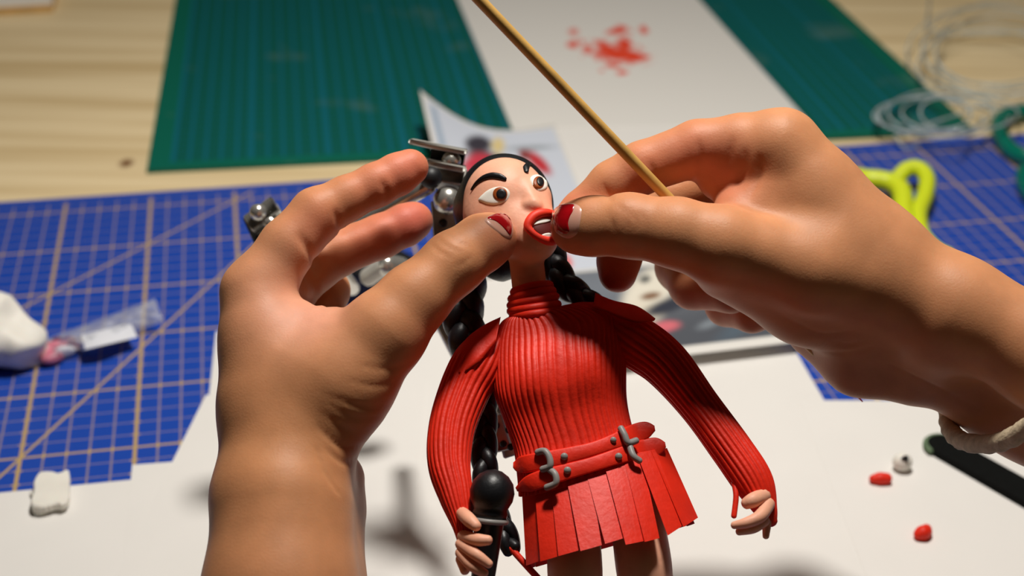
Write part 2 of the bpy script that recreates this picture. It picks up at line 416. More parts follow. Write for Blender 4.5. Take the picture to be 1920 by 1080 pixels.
bold = mt('MAXIMUM', near(U, 5, .085), near(Vv, 5, .07)); bold = mt('MAXIMUM', bold, mt('MAXIMUM', ticks, ticks2))
d45 = mt('LESS_THAN', mt('ABSOLUTE', mt('MULTIPLY', mt('SUBTRACT', U, Vv), .707)), .07)
d60 = mt('LESS_THAN', mt('ABSOLUTE', mt('SUBTRACT', mt('MULTIPLY', U, .866), mt('MULTIPLY', mt('ADD', Vv, 15), .5))), .07)
bold = mt('MAXIMUM', bold, mt('MAXIMUM', d45, d60))
inside = mt('LESS_THAN', Vv, float(top-.8))
c = mx(mt('MULTIPLY', mt('MULTIPLY', thin, inside), .62), srgb(28, 70, 168), srgb(170, 148, 124)); c = mx(mt('MULTIPLY', mt('MULTIPLY', bold, inside), .95), c, srgb(188, 158, 100))
L.new(c, b.inputs['Base Color'])
cs = [(-12, top-60), (78, top-60), (78, top), (-12, top)]
bm_ = flatbox('cutting_mat', [matpt(*q) for q in cs], 0.0002, .002, m, cs); tag(bm_, 'large blue cutting mat with a yellow centimetre grid lying on the table', 'cutting mat')

# green cutting mat
A = G(275, 318, .3)[:2]; B = G(1828, 243, .3)[:2]; e = (B-A)/np.linalg.norm(B-A); nrm = np.array([-e[1], e[0]]); wid = np.linalg.norm(B-A)*100
m = M['greenmat'] = mat('green_cutting_mat', srgb(4, 98, 84), .55, spec=.3)
nt, L, mt, mx = ngraph(m); b = nt.nodes['Principled BSDF']; U, Vv, uv = uvnodes(nt)
ln = mt('MAXIMUM', near(mt('ADD', U, .4), 1, .10), near(Vv, 1, .04)); l5 = near(mt('ADD', U, 3.6), 5, .13)
ins = mt('MULTIPLY', mt('GREATER_THAN', U, 1.4), mt('MULTIPLY', mt('GREATER_THAN', Vv, 1.0), mt('LESS_THAN', U, float(wid-1.4))))
ns = nt.nodes.new('ShaderNodeTexNoise'); ns.inputs['Scale'].default_value = .16; ns.inputs['Detail'].default_value = 5; L.new(uv, ns.inputs['Vector'])
dust = nt.nodes.new('ShaderNodeMapRange'); dust.inputs[1].default_value = .60; dust.inputs[2].default_value = .80; dust.inputs[3].default_value = 0; dust.inputs[4].default_value = .35; L.new(ns.outputs['Fac'], dust.inputs[0])
c = mx(mt('MULTIPLY', ins, .55), srgb(2, 98, 80), srgb(2, 74, 70)); c = mx(mt('MULTIPLY', mt('MULTIPLY', ln, ins), .62), c, srgb(10, 104, 132)); c = mx(mt('MULTIPLY', mt('MULTIPLY', l5, ins), .3), c, srgb(14, 116, 150))
c = mx(dust.outputs[0], c, srgb(120, 140, 126)); L.new(c, b.inputs['Base Color'])
cs = [(0, 0), (wid, 0), (wid, 60), (0, 60)]
g_ = flatbox('cutting_mat', [A+e*u*.01+nrm*v*.01 for u, v in cs], .0002, .003, m, cs); tag(g_, 'green cutting mat with fine teal grid lying at the back of the table', 'cutting mat')

# ------------------------------------------------------------------ papers
def sheet(px, z, label, m=None, thick=.014, cat='paper', group=None):
    poly = [G(x, y, z) for x, y in px]; V, f = slab(poly, thick*.01, .00003)
    o = mesh_obj('paper_sheet', V, f, m or M['paper'], smooth=False); return tag(o, label, cat, group)
sheet([(405, 622), (1468, 618), (1760, 1120), (350, 1130)], .205, 'white paper sheet lying crosswise under the doll, notched beside the left wrist')
sheet([(0-260, 950), (245, 900), (800, 850), (860, 1240), (-330, 1300)], .222, 'white paper sheet at the lower left, under the white clay slab')
sheet([(248, 872), (700, 838), (760, 1140), (222, 1140)], .238, 'white paper sheet with a square corner beside the blue grid, under the left forearm')
sheet([(386, 741), (800, 716), (760, 1150), (160, 1190)], .254, 'white paper sheet with a slanting left edge beside the left wrist')
sheet([(1496, 751), (2250, 752), (2480, 1160), (1655, 1160)], .222, 'white paper sheet at the right, carrying the red scraps and the black file')
sheet([(985, 212), (1290, 209), (1400, 545), (965, 560)], .33, 'white paper sheet half hidden beneath the two printed pictures')

sheet([(866, 508), (1200, 484), (1250, 664), (838, 692)], .24, 'white paper sheet glimpsed between the doll\'s neck and the left hand')
def grid_sheet(name, fn, nu, nv, colf, label, thick=.03, cat='paper'):
    us, vs_ = np.meshgrid(np.linspace(0, 1, nu), np.linspace(0, 1, nv)); u = us.ravel(); v = vs_.ravel()
    top = np.array([fn(a, b_) for a, b_ in zip(u, v)]); colr = np.array([colf(a, b_) for a, b_ in zip(u, v)])
    bot = top-np.array([0, 0, thick*.01]); V = np.concatenate([top, bot]); n = nu*nv; f = []
    for j in range(nv-1):
        for i in range(nu-1):
            a = j*nu+i; f.append([a, a+1, a+nu+1, a+nu]); f.append([n+a, n+a+nu, n+a+nu+1, n+a+1])
    rim = [i for i in range(nu)]+[j*nu+nu-1 for j in range(1, nv)]+[(nv-1)*nu+i for i in range(nu-2, -1, -1)]+[j*nu for j in range(nv-2, 0, -1)]
    for a, b_ in zip(rim, rim[1:]+rim[:1]): f.append([b_, a, n+a, n+b_])
    o = mesh_obj(name, V, f, M['paperprint'], attr=np.concatenate([colr, np.tile(srgb(236, 234, 230), (n, 1))])); return tag(o, label, cat)
def bil(c, u, v): c = np.array(c, float); return (c[0]*(1-u)+c[1]*u)*(1-v)+(c[3]*(1-u)+c[2]*u)*v   # TL TR BR BL
WHITE = np.array(srgb(228, 225, 219))
def blob(u, v, cx, cy, rx, ry, a=0, soft=.25):
    if abs(u-cx) > 2*(rx+ry) or abs(v-cy) > 2*(rx+ry): return 0.0
    c_, s_ = math.cos(a), math.sin(a); x, y = (u-cx)*c_+(v-cy)*s_, -(u-cx)*s_+(v-cy)*c_
    return 1-sm(1-soft*1.6, 1+soft*1.6, math.hypot(x/rx, y/ry))
# sheet with the red paint spatter
def topx(w_): q_ = (np.asarray(w_)/.01-CAMPOS); z_ = q_ @ fwd; return 960+F*(q_ @ RT)/z_, 540-F*(q_ @ UP)/z_
spl = [(1155+rng.normal()*42, 88+rng.normal()*22, abs(rng.normal())*4+1.5) for _ in range(36)]
def splat(u, v):
    k = 0; n = .5*math.sin(u*.16+3*math.sin(v*.22))+.5*math.sin(v*.41+u*.1)
    for cx, cy, rx, ry, a in ((1162, 102, 50, 13, .12), (1138, 94, 20, 14, .4), (1195, 108, 24, 9, 0), (1158, 57, 19, 8, -.2), (1074, 84, 11, 7, 0), (1103, 91, 9, 5, .5), (1172, 84, 14, 14, .3), (1207, 56, 8, 6, 0), (1168, 136, 11, 4, 0), (1130, 82, 10, 5, .6), (1150, 122, 14, 5, .2)):
        k = max(k, blob(u, v, cx, cy, rx*(1+.25*n), ry*(1+.35*n), a, .25))
    for x, y, r in spl: k = max(k, blob(u, v, x, y, r, r*.7, 0, .4)*.8)
    return WHITE*(1-k)+np.array(srgb(232, 70, 40))*k
SC = [G(696, -330, .42), G(1060, -330, .42), G(1521, 233, .42), G(961, 243, .42)]
sp0 = [(858, 0), (1312, 0), (1521, 233), (961, 243)]
def sfn(u, v):
    v2_ = v*1.0; return np.array(G(*bil(sp0, u, v2_), .36)) if v >= 0 else 0
q0 = [np.array(G(*p_, .36)) for p_ in sp0]
ext = 29.7/21*np.linalg.norm(q0[2]-q0[3])          # full length of the sheet, running out of the frame at the top
q0[0] = q0[3]+(q0[0]-q0[3])/np.linalg.norm(q0[0]-q0[3])*ext; q0[1] = q0[2]+(q0[1]-q0[2])/np.linalg.norm(q0[1]-q0[2])*ext
def sfn2(u, v): return (q0[0]*(1-u)+q0[1]*u)*(1-v)+(q0[3]*(1-u)+q0[2]*u)*v
vis = np.linalg.norm(np.array(G(858, 0, .36))-q0[3])/ext
# spatter is laid out on the part of the sheet inside the frame
grid_sheet('paper_sheet', sfn2, 150, 210, lambda u, v: splat(*topx(sfn2(u, v))), 'white paper sheet with red paint spatter on the green mat', thick=.03)
# light print with a curled corner
c1 = [(787, 168), (1040, 234), (1150, 505), (868, 520)]
def pfn(u, v):
    x, y = bil(c1, u, v); y += 46*math.sin(math.pi*min(u*1.0, 1))**1.0*(1-v)**2*(1-u*.3); lift = 3.0*(max(0, 1-u*1.35)**2)*(max(0, 1-v*.9)**1.5)
    return np.array(G(x, y, .40+lift))
def pcol(u, v):
    base = np.array(srgb(206, 212, 224)); k = 1-blob(u, v, .5, .5, .97, .97, 0, .02)
    c_ = base.copy()
    if u < .03 or u > .985 or v < .02: c_ = WHITE.copy()
    def lay(m_, cc): nonlocal c_; c_ = c_*(1-m_)+np.array(srgb(*cc))*m_
    if .055 < u < .11 and v > .04: lay(.55, (120, 150, 175))
    x_, y_ = topx(pfn(u, v))
    lay(blob(x_, y_, 897, 270, 25, 16, .1, .2), (58, 54, 64)); lay(blob(x_, y_, 905, 290, 32, 7, .1, .3), (90, 60, 66)); lay(blob(x_, y_, 934, 273, 12, 15, 0, .3), (222, 200, 140))
    lay(blob(x_, y_, 902, 318, 36, 30, .2, .15), (205, 60, 78)); lay(blob(x_, y_, 905, 318, 10, 14, 0, .2), (110, 36, 48)); lay(blob(x_, y_, 876, 345, 16, 30, .2, .2), (214, 96, 110))
    lay(blob(x_, y_, 1010, 305, 30, 11, .75, .25), (196, 50, 58)); lay(blob(x_, y_, 994, 277, 44, 4, -.04, .4), (150, 158, 164)); lay(blob(x_, y_, 984, 290, 12, 9, .4, .3), (140, 52, 48))
    lay(blob(u, v, .50, .80, .14, .14, .0, .1), (196, 80, 86)); lay(blob(u, v, .68, .93, .07, .06, .0, .15), (228, 120, 120))
    return c_
grid_sheet('printed_picture', pfn, 80, 80, pcol, 'pale blue printed picture with a red figure and a curled corner, behind the doll', cat='picture')
# dark print with white border
c2 = [(1010, 513), (1520, 466), (1497, 640), (980, 702)]
def dfn(u, v): x, y = bil(c2, u, v); return np.array(G(x, y, .44+.5*sm(.55, 1, v)))
def dcol(u, v):
    if v > .90 or u > .985 or u < .02 or v < .02: return WHITE
    c_ = np.array(srgb(92, 96, 104))*(1-.25*v)
    def lay(m_, cc): nonlocal c_; c_ = c_*(1-m_)+np.array(srgb(*cc))*m_
    lay(blob(u, v, .25, .2, .3, .25, 0, .8)*.5, (140, 148, 158))
    lay(blob(u, v, .42, .30, .09, .26, .1, .2), (228, 222, 206)); lay(blob(u, v, .38, .52, .10, .13, -.2, .2), (222, 214, 196)); lay(blob(u, v, .43, .34, .035, .04, .4, .3), (130, 96, 70)); lay(blob(u, v, .40, .16, .02, .04, 0, .3), (90, 92, 90))
    lay(blob(u, v, .50, .46, .06, .12, .7, .3), (50, 54, 66)); lay(blob(u, v, .40, .70, .13, .065, -.05, .25), (206, 92, 108)); lay(blob(u, v, .50, .67, .05, .05, .4, .3), (214, 110, 120))
    lay(blob(u, v, .66, .70, .03, .05, .5, .5)*.6, (150, 160, 168)); lay(blob(u, v, .80, .72, .05, .2, .4, .5)*.35, (90, 120, 140))
    return c_
grid_sheet('printed_picture', dfn, 90, 60, dcol, 'dark grey printed picture with a white lower border, behind the doll and the right hand', cat='picture')
# ================================================================== clay doll
TILT = .0055
LEAN = lambda py: TILT*(700-min(py, 1040))+TILT*.6*max(0, py-1040)
DD = 47.2
doll_base = W(P(1130, 1475, 46.2)); doll_base[2] = .0035
doll = empty('clay_doll', doll_base, 'black braided clay doll in a ribbed red sweater and pleated skirt', 'doll')
# sweater body: sections as left and right edge (pixels), front and back half depth (cm)
SEC = [((957, 592), (1050, 574), .72, .72), ((938, 606), (1105, 566), .85, .85), ((924, 640), (1165, 584), 1.0, 1.0), ((921, 690), (1172, 630), 1.25, 1.05),
       ((926, 738), (1174, 690), 1.3, 1.0), ((945, 790), (1175, 745), 1.08, .95), ((962, 840), (1183, 790), 1.0, .95), ((969, 890), (1198, 836), 1.02, 1.0), ((972, 930), (1210, 862), 1.05, 1.05)]
sec = catmull([[a[0], a[1], b_[0], b_[1], f_, k_] for a, b_, f_, k_ in SEC], 10)
def torso_sec(i):
    a = P(sec[i, 0], sec[i, 1], DD); b_ = P(sec[i, 2], sec[i, 3], DD); return (a+b_)/2, (b_-a)/2, sec[i, 4], sec[i, 5]
NR, PER = 58, 8
th = np.linspace(0, 2*math.pi, NR*PER, endpoint=False); V = []; n = len(sec)
wob = .25*np.sin(np.arange(NR*PER)/PER*2.1)
for i in range(n):
    c, hw, bf, bk = torso_sec(i); s_ = i/(n-1)
    x = np.cos(th); z = np.sin(th); x = np.sign(x)*np.abs(x)**.85; zz = np.sign(z)*np.abs(z)**.85
    rib = np.abs(np.sin(th*NR/2+.18*math.sin(i*.23)+wob*.3))**.6*.06-.06
    depth = np.where(zz > 0, bf, bk)
    bust = .16*sum(np.exp(-((x-q)/.30)**2-((s_-.44)/.11)**2) for q in (-.42, .40))*(zz > 0)
    hl = np.linalg.norm(hw)
    V.append(c+np.outer(x*(1+rib/hl), hw)+np.outer(zz*(depth+rib)+bust, [0, 0, 1]))
f = []; k = NR*PER
for i in range(n-1):
    for j in range(k): f.append([i*k+j, (i+1)*k+j, (i+1)*k+(j+1) % k, i*k+(j+1) % k])
f.append(list(range(k))); f.append([(n-1)*k+j for j in range(k)][::-1])
MB().add(np.concatenate(V), f).build('sweater', M['red'], doll)['label'] = 'ribbed red clay sweater'
def torso_front(px, py):                     # distance of the sweater front at a pixel
    best = min(range(n), key=lambda i: abs(py-(sec[i, 1]+(sec[i, 3]-sec[i, 1])*np.clip((px-sec[i, 0])/(sec[i, 2]-sec[i, 0]), 0, 1))))
    s_ = sec[best]; u = np.clip((px-(s_[0]+s_[2])/2)/((s_[2]-s_[0])/2), -1, 1); return DD-s_[4]*(1-abs(u)**2.35)**(1/2.35)
# turtleneck of stacked rolls
mb = MB()
for i, (l, r) in enumerate((((960, 549), (1034, 534)), ((955, 560), (1040, 546)), ((953, 572), (1046, 557)), ((953, 584), (1050, 570)), ((957, 596), (1054, 582)))):
    a, b_ = P(*l, DD), P(*r, DD); c = (a+b_)/2; hw = (b_-a)/2*.9; t = np.linspace(0, 2*math.pi, 48, endpoint=False)
    pth = c+np.outer(np.cos(t), hw)+np.outer(np.sin(t), [0, .05, .70+.02*i])+np.outer(np.sin(t+i), [0, .03, 0]); mb.add(*tube(pth, .15, 10, True))
mb.build('collar', M['red'], doll)
# sleeves
def sleeve(pts, nr=24):
    q = catmull([[*P(x, y, d), RP(r, d)] for x, y, d, r in pts], 12); seg = nr*6
    pr = lambda t, i: 1+.085*(np.abs(np.sin(t*nr/2+.25*math.sin(i*.13)))**.7-1)
    return tube(q[:, :3], q[:, 3], seg, prof=pr)
SLV = [[(915, 650, 47.2, 40), (895, 685, 47.1, 50), (871, 732, 47.0, 48), (848, 800, 46.7, 44), (842, 868, 46.4, 40), (855, 930, 46.1, 32), (868, 985, 45.9, 20), (872, 1030, 45.8, 10)],
       [(1150, 612, 47.2, 40), (1190, 640, 47.2, 50), (1247, 682, 47.1, 47), (1311, 760, 46.9, 39), (1372, 843, 46.6, 39), (1413, 905, 46.4, 37), (1437, 958, 46.3, 21), (1446, 978, 46.3, 12)]]
for p_ in SLV: MB().add(*sleeve(p_)).build('sleeve', M['red'], doll)
# shoulder flaps
def flap(a, b_, th_=.07):
    A = catmull(np.array([P(*p_) for p_ in a]), 6); B = catmull(np.array([P(*p_) for p_ in b_]), 6); k = len(A); out = []; NW = 6
    for off in (0, -th_):
        for j in range(NW):
            t = j/(NW-1); row = A*(1-t)+B*t; row = row+np.array([0, 0, 1])*(off+.09*math.sin(math.pi*t)); out.append(row)
    V = np.concatenate(out); f = []; N1 = NW*k
    for j in range(NW-1):
        for i in range(k-1): q = [j*k+i, j*k+i+1, (j+1)*k+i+1, (j+1)*k+i]; f.append(q[::-1]); f.append([x+N1 for x in q])
    for i in range(k-1): f.append([i, i+1, N1+i+1, N1+i]); e_ = (NW-1)*k; f.append([e_+i+1, e_+i, N1+e_+i, N1+e_+i+1])
    for j in range(NW-1): f.append([(j+1)*k, j*k, N1+j*k, N1+(j+1)*k]); f.append([j*k+k-1, (j+1)*k+k-1, N1+(j+1)*k+k-1, N1+j*k+k-1])
    return V, f
MB().add(*flap([(939, 594, 46.6), (905, 611, 46.6), (870, 640, 46.5), (846, 690, 46.6)], [(930, 640, 46.2), (914, 660, 46.15), (895, 682, 46.1), (866, 702, 46.2)])).build('shoulder_flap', M['red'], doll)
MB().add(*flap([(1116, 549, 46.9), (1150, 563, 46.8), (1195, 574, 46.7), (1229, 597, 46.5)], [(1112, 575, 46.4), (1150, 590, 46.1), (1190, 605, 46.1), (1226, 602, 46.3)])).build('shoulder_flap', M['red'], doll)
# skirt: single pleats
X0, Y0 = 780, 760; K = 3.375
TOP = [680, 760, 860, 955, 1075, 1195, 1320, 1410, 1500, 1575]
HEM = [((696, 1012), (795, 982)), ((786, 986), (896, 958)), ((900, 952), (1048, 914)), ((1040, 920), (1176, 886)), ((1196, 874), (1335, 836)), ((1326, 880), (1452, 858)), ((1446, 862), (1542, 842)), ((1592, 822), (1704, 752)), ((1690, 768), (1786, 712))]
def topy(cx): return 548+(cx-685)*(315-548)/(1500-685)-70+40*max(0, (cx-1200)/300)
def skd(cx, lo, hi, b_): u = np.clip((cx-(lo+hi)/2)/((hi-lo)/2), -1, 1); return 47.25-b_*math.sqrt(max(0, 1-u*u))
def pleat(tl, tr, bl, br, bulge=.012):
    nu, nv = 7, 9; out = []
    for off in (0, 1):
        for j in range(nv):
            v = j/(nv-1)
            for i in range(nu):
                u = i/(nu-1); p_ = (tl*(1-u)+tr*u)*(1-v)+(bl*(1-u)+br*u)*v
                p_ = p_+np.array([0, 0, 1])*(bulge*math.sin(math.pi*u)+.10*v*(u-.5)*-1+.05*math.sin(v*3)-off*.07); out.append(p_)
    V = np.array(out); N1 = nu*nv; f = []
    for j in range(nv-1):
        for i in range(nu-1): a = j*nu+i; f.append([a, a+nu, a+nu+1, a+1]); f.append([N1+a, N1+a+1, N1+a+nu+1, N1+a+nu])
    for i in range(nu-1): f.append([i, i+1, N1+i+1, N1+i]); a = (nv-1)*nu+i; f.append([a+1, a, N1+a, N1+a+1])
    for j in range(nv-1): a = j*nu; f.append([a+nu, a, N1+a, N1+a+nu]); a += nu-1; f.append([a, a+nu, N1+a+nu, N1+a])
    return V, f
def CP(cx, cy, d): return P(X0+cx/K, Y0+cy/K, d)
for i in range(9):
    t0, t1 = TOP[i]-14, TOP[i+1]+14; (x0, y0), (x1, y1) = HEM[i]
    dz = -.04 if i % 2 else 0
    MB().add(*pleat(CP(t0, topy(t0), skd(t0, 672, 1580, .86)+dz), CP(t1, topy(t1), skd(t1, 672, 1580, .86)+.05+dz), CP(x0, y0, skd(x0, 690, 1790, 1.75)+dz), CP(x1, y1, skd(x1, 690, 1790, 1.75)+.05+dz))).build('pleat', M['red'], doll, smooth=False)
for i in range(7):                           # back of the skirt
    a0, a1 = i/7, (i+1)/7; q = lambda a, lo, hi: lo+(hi-lo)*(.5-.5*math.cos(math.pi*a)); bk = lambda a, b_: 47.25+b_*math.sin(math.pi*a)
    def pt(a, lo, hi, b_, y): cx = q(a, lo, hi); return CP(cx, y(cx), bk(a, b_))
    hy = lambda cx: 1010+(cx-690)*(-.27)+30
    MB().add(*pleat(pt(a0, 680, 1570, 1.1, topy), pt(a1, 680, 1570, 1.1, topy), pt(a0, 705, 1765, 1.75, hy), pt(a1, 705, 1765, 1.75, hy), .02)).build('pleat', M['red'], doll)
# belts with tips, buckles and rivets
def belt(pts, name='belt'):
    c = catmull([(x, y, h_) for x, y, h_ in pts], 8); mid = []; 
    dep = np.array([min(torso_front(x, y), 47.0) for x, y, _ in c])-.14; dep = np.convolve(np.pad(dep, 3, 'edge'), np.ones(7)/7, 'valid')
    t = np.gradient(c[:, :2], axis=0); t /= np.linalg.norm(t, axis=1)[:, None]; nn = np.stack([-t[:, 1], t[:, 0]], 1); rows = []
    for off in (0, .13):
        for s_ in (-1, -.8, 0, .8, 1):
            rows.append(np.array([P(*(c[i, :2]+nn[i]*s_*c[i, 2]), dep[i]+off+(.03 if abs(s_) == 1 and off == 0 else 0)) for i in range(len(c))]))
    k = len(c); V = np.concatenate(rows); f = []; N1 = 5*k
    for j in range(4):
        for i in range(k-1): a = j*k+i; f.append([a, a+k, a+k+1, a+1]); f.append([N1+a, N1+a+1, N1+a+k+1, N1+a+k])
    for i in range(k-1): f.append([i, i+1, N1+i+1, N1+i]); a = 4*k+i; f.append([a+1, a, N1+a, N1+a+1])
    for j in range(4): a = j*k; f.append([a+k, a, N1+a, N1+a+k]); a += k-1; f.append([a, a+k, N1+a+k, N1+a])
    return MB().add(V, f).build(name, M['red'], doll)
B1 = belt([(962, 872, 5), (974, 872, 15), (1000, 867, 17), (1058, 855, 15), (1110, 842, 13), (1150, 828, 14), (1185, 815, 18), (1212, 806, 16), (1228, 803, 5)])
B2 = belt([(968, 918, 4), (990, 908, 15), (1020, 897, 17), (1064, 884, 15), (1110, 871, 14), (1160, 855, 15), (1200, 844, 18), (1232, 837, 17), (1248, 834, 5)])
def bd(x, y): return torso_front(x, y)-.20
def buckle(pts, par):
    q = catmull(np.array([P(x, y, bd(min(x, 1180), y)-o_) for x, y, o_ in pts]), 8); MB().add(*tube(q, .11, 12)).build('buckle', M['grey'], par)['label'] = 'grey clay buckle'
buckle([(1008, 848, .0), (1021, 846, .10), (1030, 858, .14), (1031, 874, .12), (1017, 880, 0)], B1)
buckle([(1031, 881, .05), (1041, 890, .14), (1042, 906, .12), (1025, 914, 0)], B2)
buckle([(1164, 803, .0), (1171, 816, .12), (1178, 830, .14), (1193, 826, .05)], B1)
buckle([(1180, 834, .05), (1187, 854, .14), (1199, 864, .05)], B2)
for x, y, r, par in ((1058, 856, 7, B1), (1064, 882, 7, B2), (1150, 825, 6, B1), (1160, 856, 7, B2)):
    MB().add(*lathe(P(x, y, bd(x, y)+.02), (0, 0, 1), ballprof(RP(r, 46), 10, .7), 20)).build('rivet', M['grey'], par)
# legs and shoes
for pts in ([(1075, 960, 47.4, 44), (1078, 1070, 46.9, 50), (1082, 1160, 46.6, 42), (1086, 1240, 46.5, 38), (1088, 1330, 46.4, 34), (1090, 1420, 46.2, 22)],
            [(1190, 940, 47.5, 46), (1207, 1060, 47.0, 51), (1218, 1160, 46.8, 43), (1226, 1240, 46.7, 38), (1230, 1330, 46.5, 34), (1234, 1420, 46.3, 22)]):
    q = catmull([[*P(x, y, d), RP(r, d)] for x, y, d, r in pts], 8); MB().add(*tube(q[:, :3], q[:, 3], 32)).build('leg', M['dskin'], doll)
    sx, sy, sd, _ = pts[-1]; ank = W(P(sx, sy, sd)); s_ = Field(); sh = MB()
    toe = ank+np.array([0, -.022, 0]); toe[2] = .0105; heel = ank.copy(); heel[2] = .010; an2 = ank.copy()
    for a_, b_, r1, r2 in ((heel, toe, .0065, .0065), (heel, an2, .0065, .006)):
        pth = np.array([a_+(b_-a_)*t for t in np.linspace(0, 1, 8)]); sh.add(*tube(pth, np.linspace(r1, r2, 8), 20, ref=(0, 0, 1)))
    sh.build('shoe', M['black'], doll, world=True)
# ------------------------------------------------------------------ head
hd = Field()
ct, st = math.cos(math.radians(14)), math.sin(math.radians(14)); ex = np.array([ct, st, 0]); ey = np.array([-st, ct, 0]); ez = np.array([0, 0, 1.0])
hd.ell((950, 384, 47.0), [ex*RP(84, 47), ey*RP(92, 47), ez*1.55], .2)
hd.cone((918, 415, 46.6, 46), (990, 440, 46.3, 50), .5)
hd.cone((972, 430, 46.3, 50), (1002, 446, 46.1, 44), .4)
hd.cone((1006, 400, 46.0, 30), (1000, 372, 46.2, 34), .4)
hd.cone((985, 352, 45.75, 9), (1000, 380, 45.42, 12), .22)       # nose ridge
hd.cone((990, 384, 45.45, 9), (1006, 386, 45.40, 9), .15)
hd.cone((985, 470, 46.9, 33), (995, 560, 47.1, 33), .25)         # neck
hd.ell((878, 414, 46.7), [ex*.12, ey*.24, ez*.18], .08)
hd.crease([(966, 516), (985, 520), (1000, 514)], .06, .05); hd.crease([(972, 528), (992, 530)], .05, .04); hd.crease([(1005, 466), (1014, 470)], .05, .05)
v, q = hd.mesh(.045); H_ = mesh_obj('head', W(v), q, M['dskin'], doll); H_['label'] = 'pink clay head and neck'
def hp(outline, t, name, m, par=None, **k): v_, f_ = patch(hd, outline, t, **k); return mesh_obj(name, W(v_), f_, M[m], par or H_)
def c1p(x, y): return (780+x/4, 260+y/4)
def ov(cx, cy, rx, ry, a=0, n=14): return [(cx+rx*math.cos(t)*math.cos(a)-ry*math.sin(t)*math.sin(a), cy+rx*math.cos(t)*math.sin(a)+ry*math.sin(t)*math.cos(a)) for t in np.linspace(0, 2*math.pi, n, endpoint=False)]
e1 = hp([c1p(*p_) for p_ in ((458, 458), (505, 405), (560, 370), (625, 355), (685, 368), (712, 405), (700, 450), (665, 482), (600, 500), (535, 495), (490, 480))], .055, 'eye', 'white')
i1 = hp(ov(*c1p(632, 418), 15, 14.5), .095, 'iris', 'brown', e1); hp(ov(*c1p(642, 421), 10.5, 11), .13, 'pupil', 'black', e1)
e2 = hp([c1p(*p_) for p_ in ((852, 300), (868, 275), (905, 265), (950, 285), (985, 325), (990, 365), (965, 390), (925, 398), (890, 375), (865, 340))], .055, 'eye', 'white')
hp(ov(*c1p(915, 336), 11, 12.5, -.3), .095, 'iris', 'brown', e2); hp(ov(*c1p(922, 335), 7, 9.5, -.3), .13, 'pupil', 'black', e2)
def surf_path(pts, off, n=8): q = catmull([(x, y, 0) for x, y in pts], n); h = hd.hit(q[:, 0], q[:, 1]); return h+hd.normal(h, .05)*off
for pts, rad in (([c1p(*p_) for p_ in ((420, 385), (460, 335), (515, 298), (575, 283), (630, 290), (668, 306))], [2, 4, 6, 7, 6.5, 4]), ([c1p(*p_) for p_ in ((824, 250), (822, 222), (838, 200), (858, 205))], [5, 6.5, 5, 4])):
    q = surf_path(pts, .03); r = np.interp(np.linspace(0, 1, len(q)), np.linspace(0, 1, len(rad)), rad); MB().add(*tube(q, RP(1, 46)*r, 12, ref=(0, 0, 1), flat=.6, fixed=True)).build('eyebrow', M['black'], H_)
hp([c1p(*p_) for p_ in ((868, 660), (885, 620), (930, 600), (985, 600), (1040, 630), (1050, 690), (1030, 740), (980, 755), (930, 735), (890, 700))], .02, 'mouth', 'mouth')
hp([c1p(*p_) for p_ in ((872, 655), (890, 618), (930, 598), (985, 600), (1020, 612), (985, 632), (925, 645))], .06, 'teeth', 'white'); hp([c1p(*p_) for p_ in ((925, 735), (955, 712), (1000, 705), (1030, 720), (1000, 755), (955, 755))], .06, 'teeth', 'white')
lp = catclosed([(*c1p(*p_), 0) for p_ in ((838, 660), (872, 598), (935, 566), (1000, 566), (1060, 600), (1080, 670), (1055, 735), (1000, 768), (930, 748), (872, 708))], 8)
h = hd.hit(lp[:, 0], lp[:, 1]); h = h+hd.normal(h, .06)*.07; h = (h+np.roll(h, 1, 0)+np.roll(h, -1, 0)+np.roll(h, 2, 0)+np.roll(h, -2, 0))/5
MB().add(*tube(h, RP(8.2, 46)*(1+.18*np.sin(np.linspace(0, 4*math.pi, len(h)))), 16, True)).build('lips', M['lip'], H_)['label'] = 'orange red clay lips around an open mouth'
# hair cap and braids
hr = Field(); hr.ell((948, 384, 47.6), [ex*RP(93, 47.7), ey*RP(100, 47.7), ez*1.5], .2); hr.cone((893, 395, 48.0, 44), (905, 440, 48.2, 44), .4); hr.cone((945, 470, 48.3, 60), (1000, 470, 48.2, 40), .4)
v, q = hr.mesh(.06); HR = mesh_obj('hair', W(v), q, M['black'], doll); HR['label'] = 'smooth black clay hair'
def braid(pts, turns, rad, name='braid'):
    c = catmull([[*P(x, y, d), RP(r, d)] for x, y, d, r in pts], 14); path = c[:, :3]; T, N, B = frames(path); L_ = np.concatenate([[0], np.cumsum(np.linalg.norm(np.diff(path, axis=0), axis=1))]); mb = MB()
    for k in range(3):
        ph = L_/L_[-1]*turns*2*math.pi+k*2*math.pi/3
        st_ = path+N*(np.sin(2*ph)*c[:, 3]*.45)[:, None]+B*(np.sin(ph)*c[:, 3]*.62)[:, None]; mb.add(*tube(st_, c[:, 3]*rad, 10))
    return mb.build(name, M['black'], HR)
braid([(880, 440, 48.6, 34), (872, 520, 48.7, 34), (868, 590, 48.8, 32), (885, 670, 48.8, 28), (905, 740, 48.6, 22), (908, 800, 48.4, 20), (908, 860, 48.2, 20), (915, 930, 48.0, 19), (938, 985, 47.8, 20), (962, 1030, 47.6, 15)], 4.6, .68)
braid([(1030, 470, 47.9, 24), (1042, 505, 47.8, 22), (1068, 540, 47.8, 21), (1098, 562, 48.0, 21), (1120, 600, 48.5, 20), (1125, 680, 48.8, 18)], 1.9, .72)
MB().add(*tube(catmull(np.array([P(*p_) for p_ in ((958, 1028, 47.5), (985, 1058, 47.3), (1010, 1085, 47.2), (1035, 1110, 47.1))]), 8), .11, 10)).build('hair_tie', M['red'], HR)
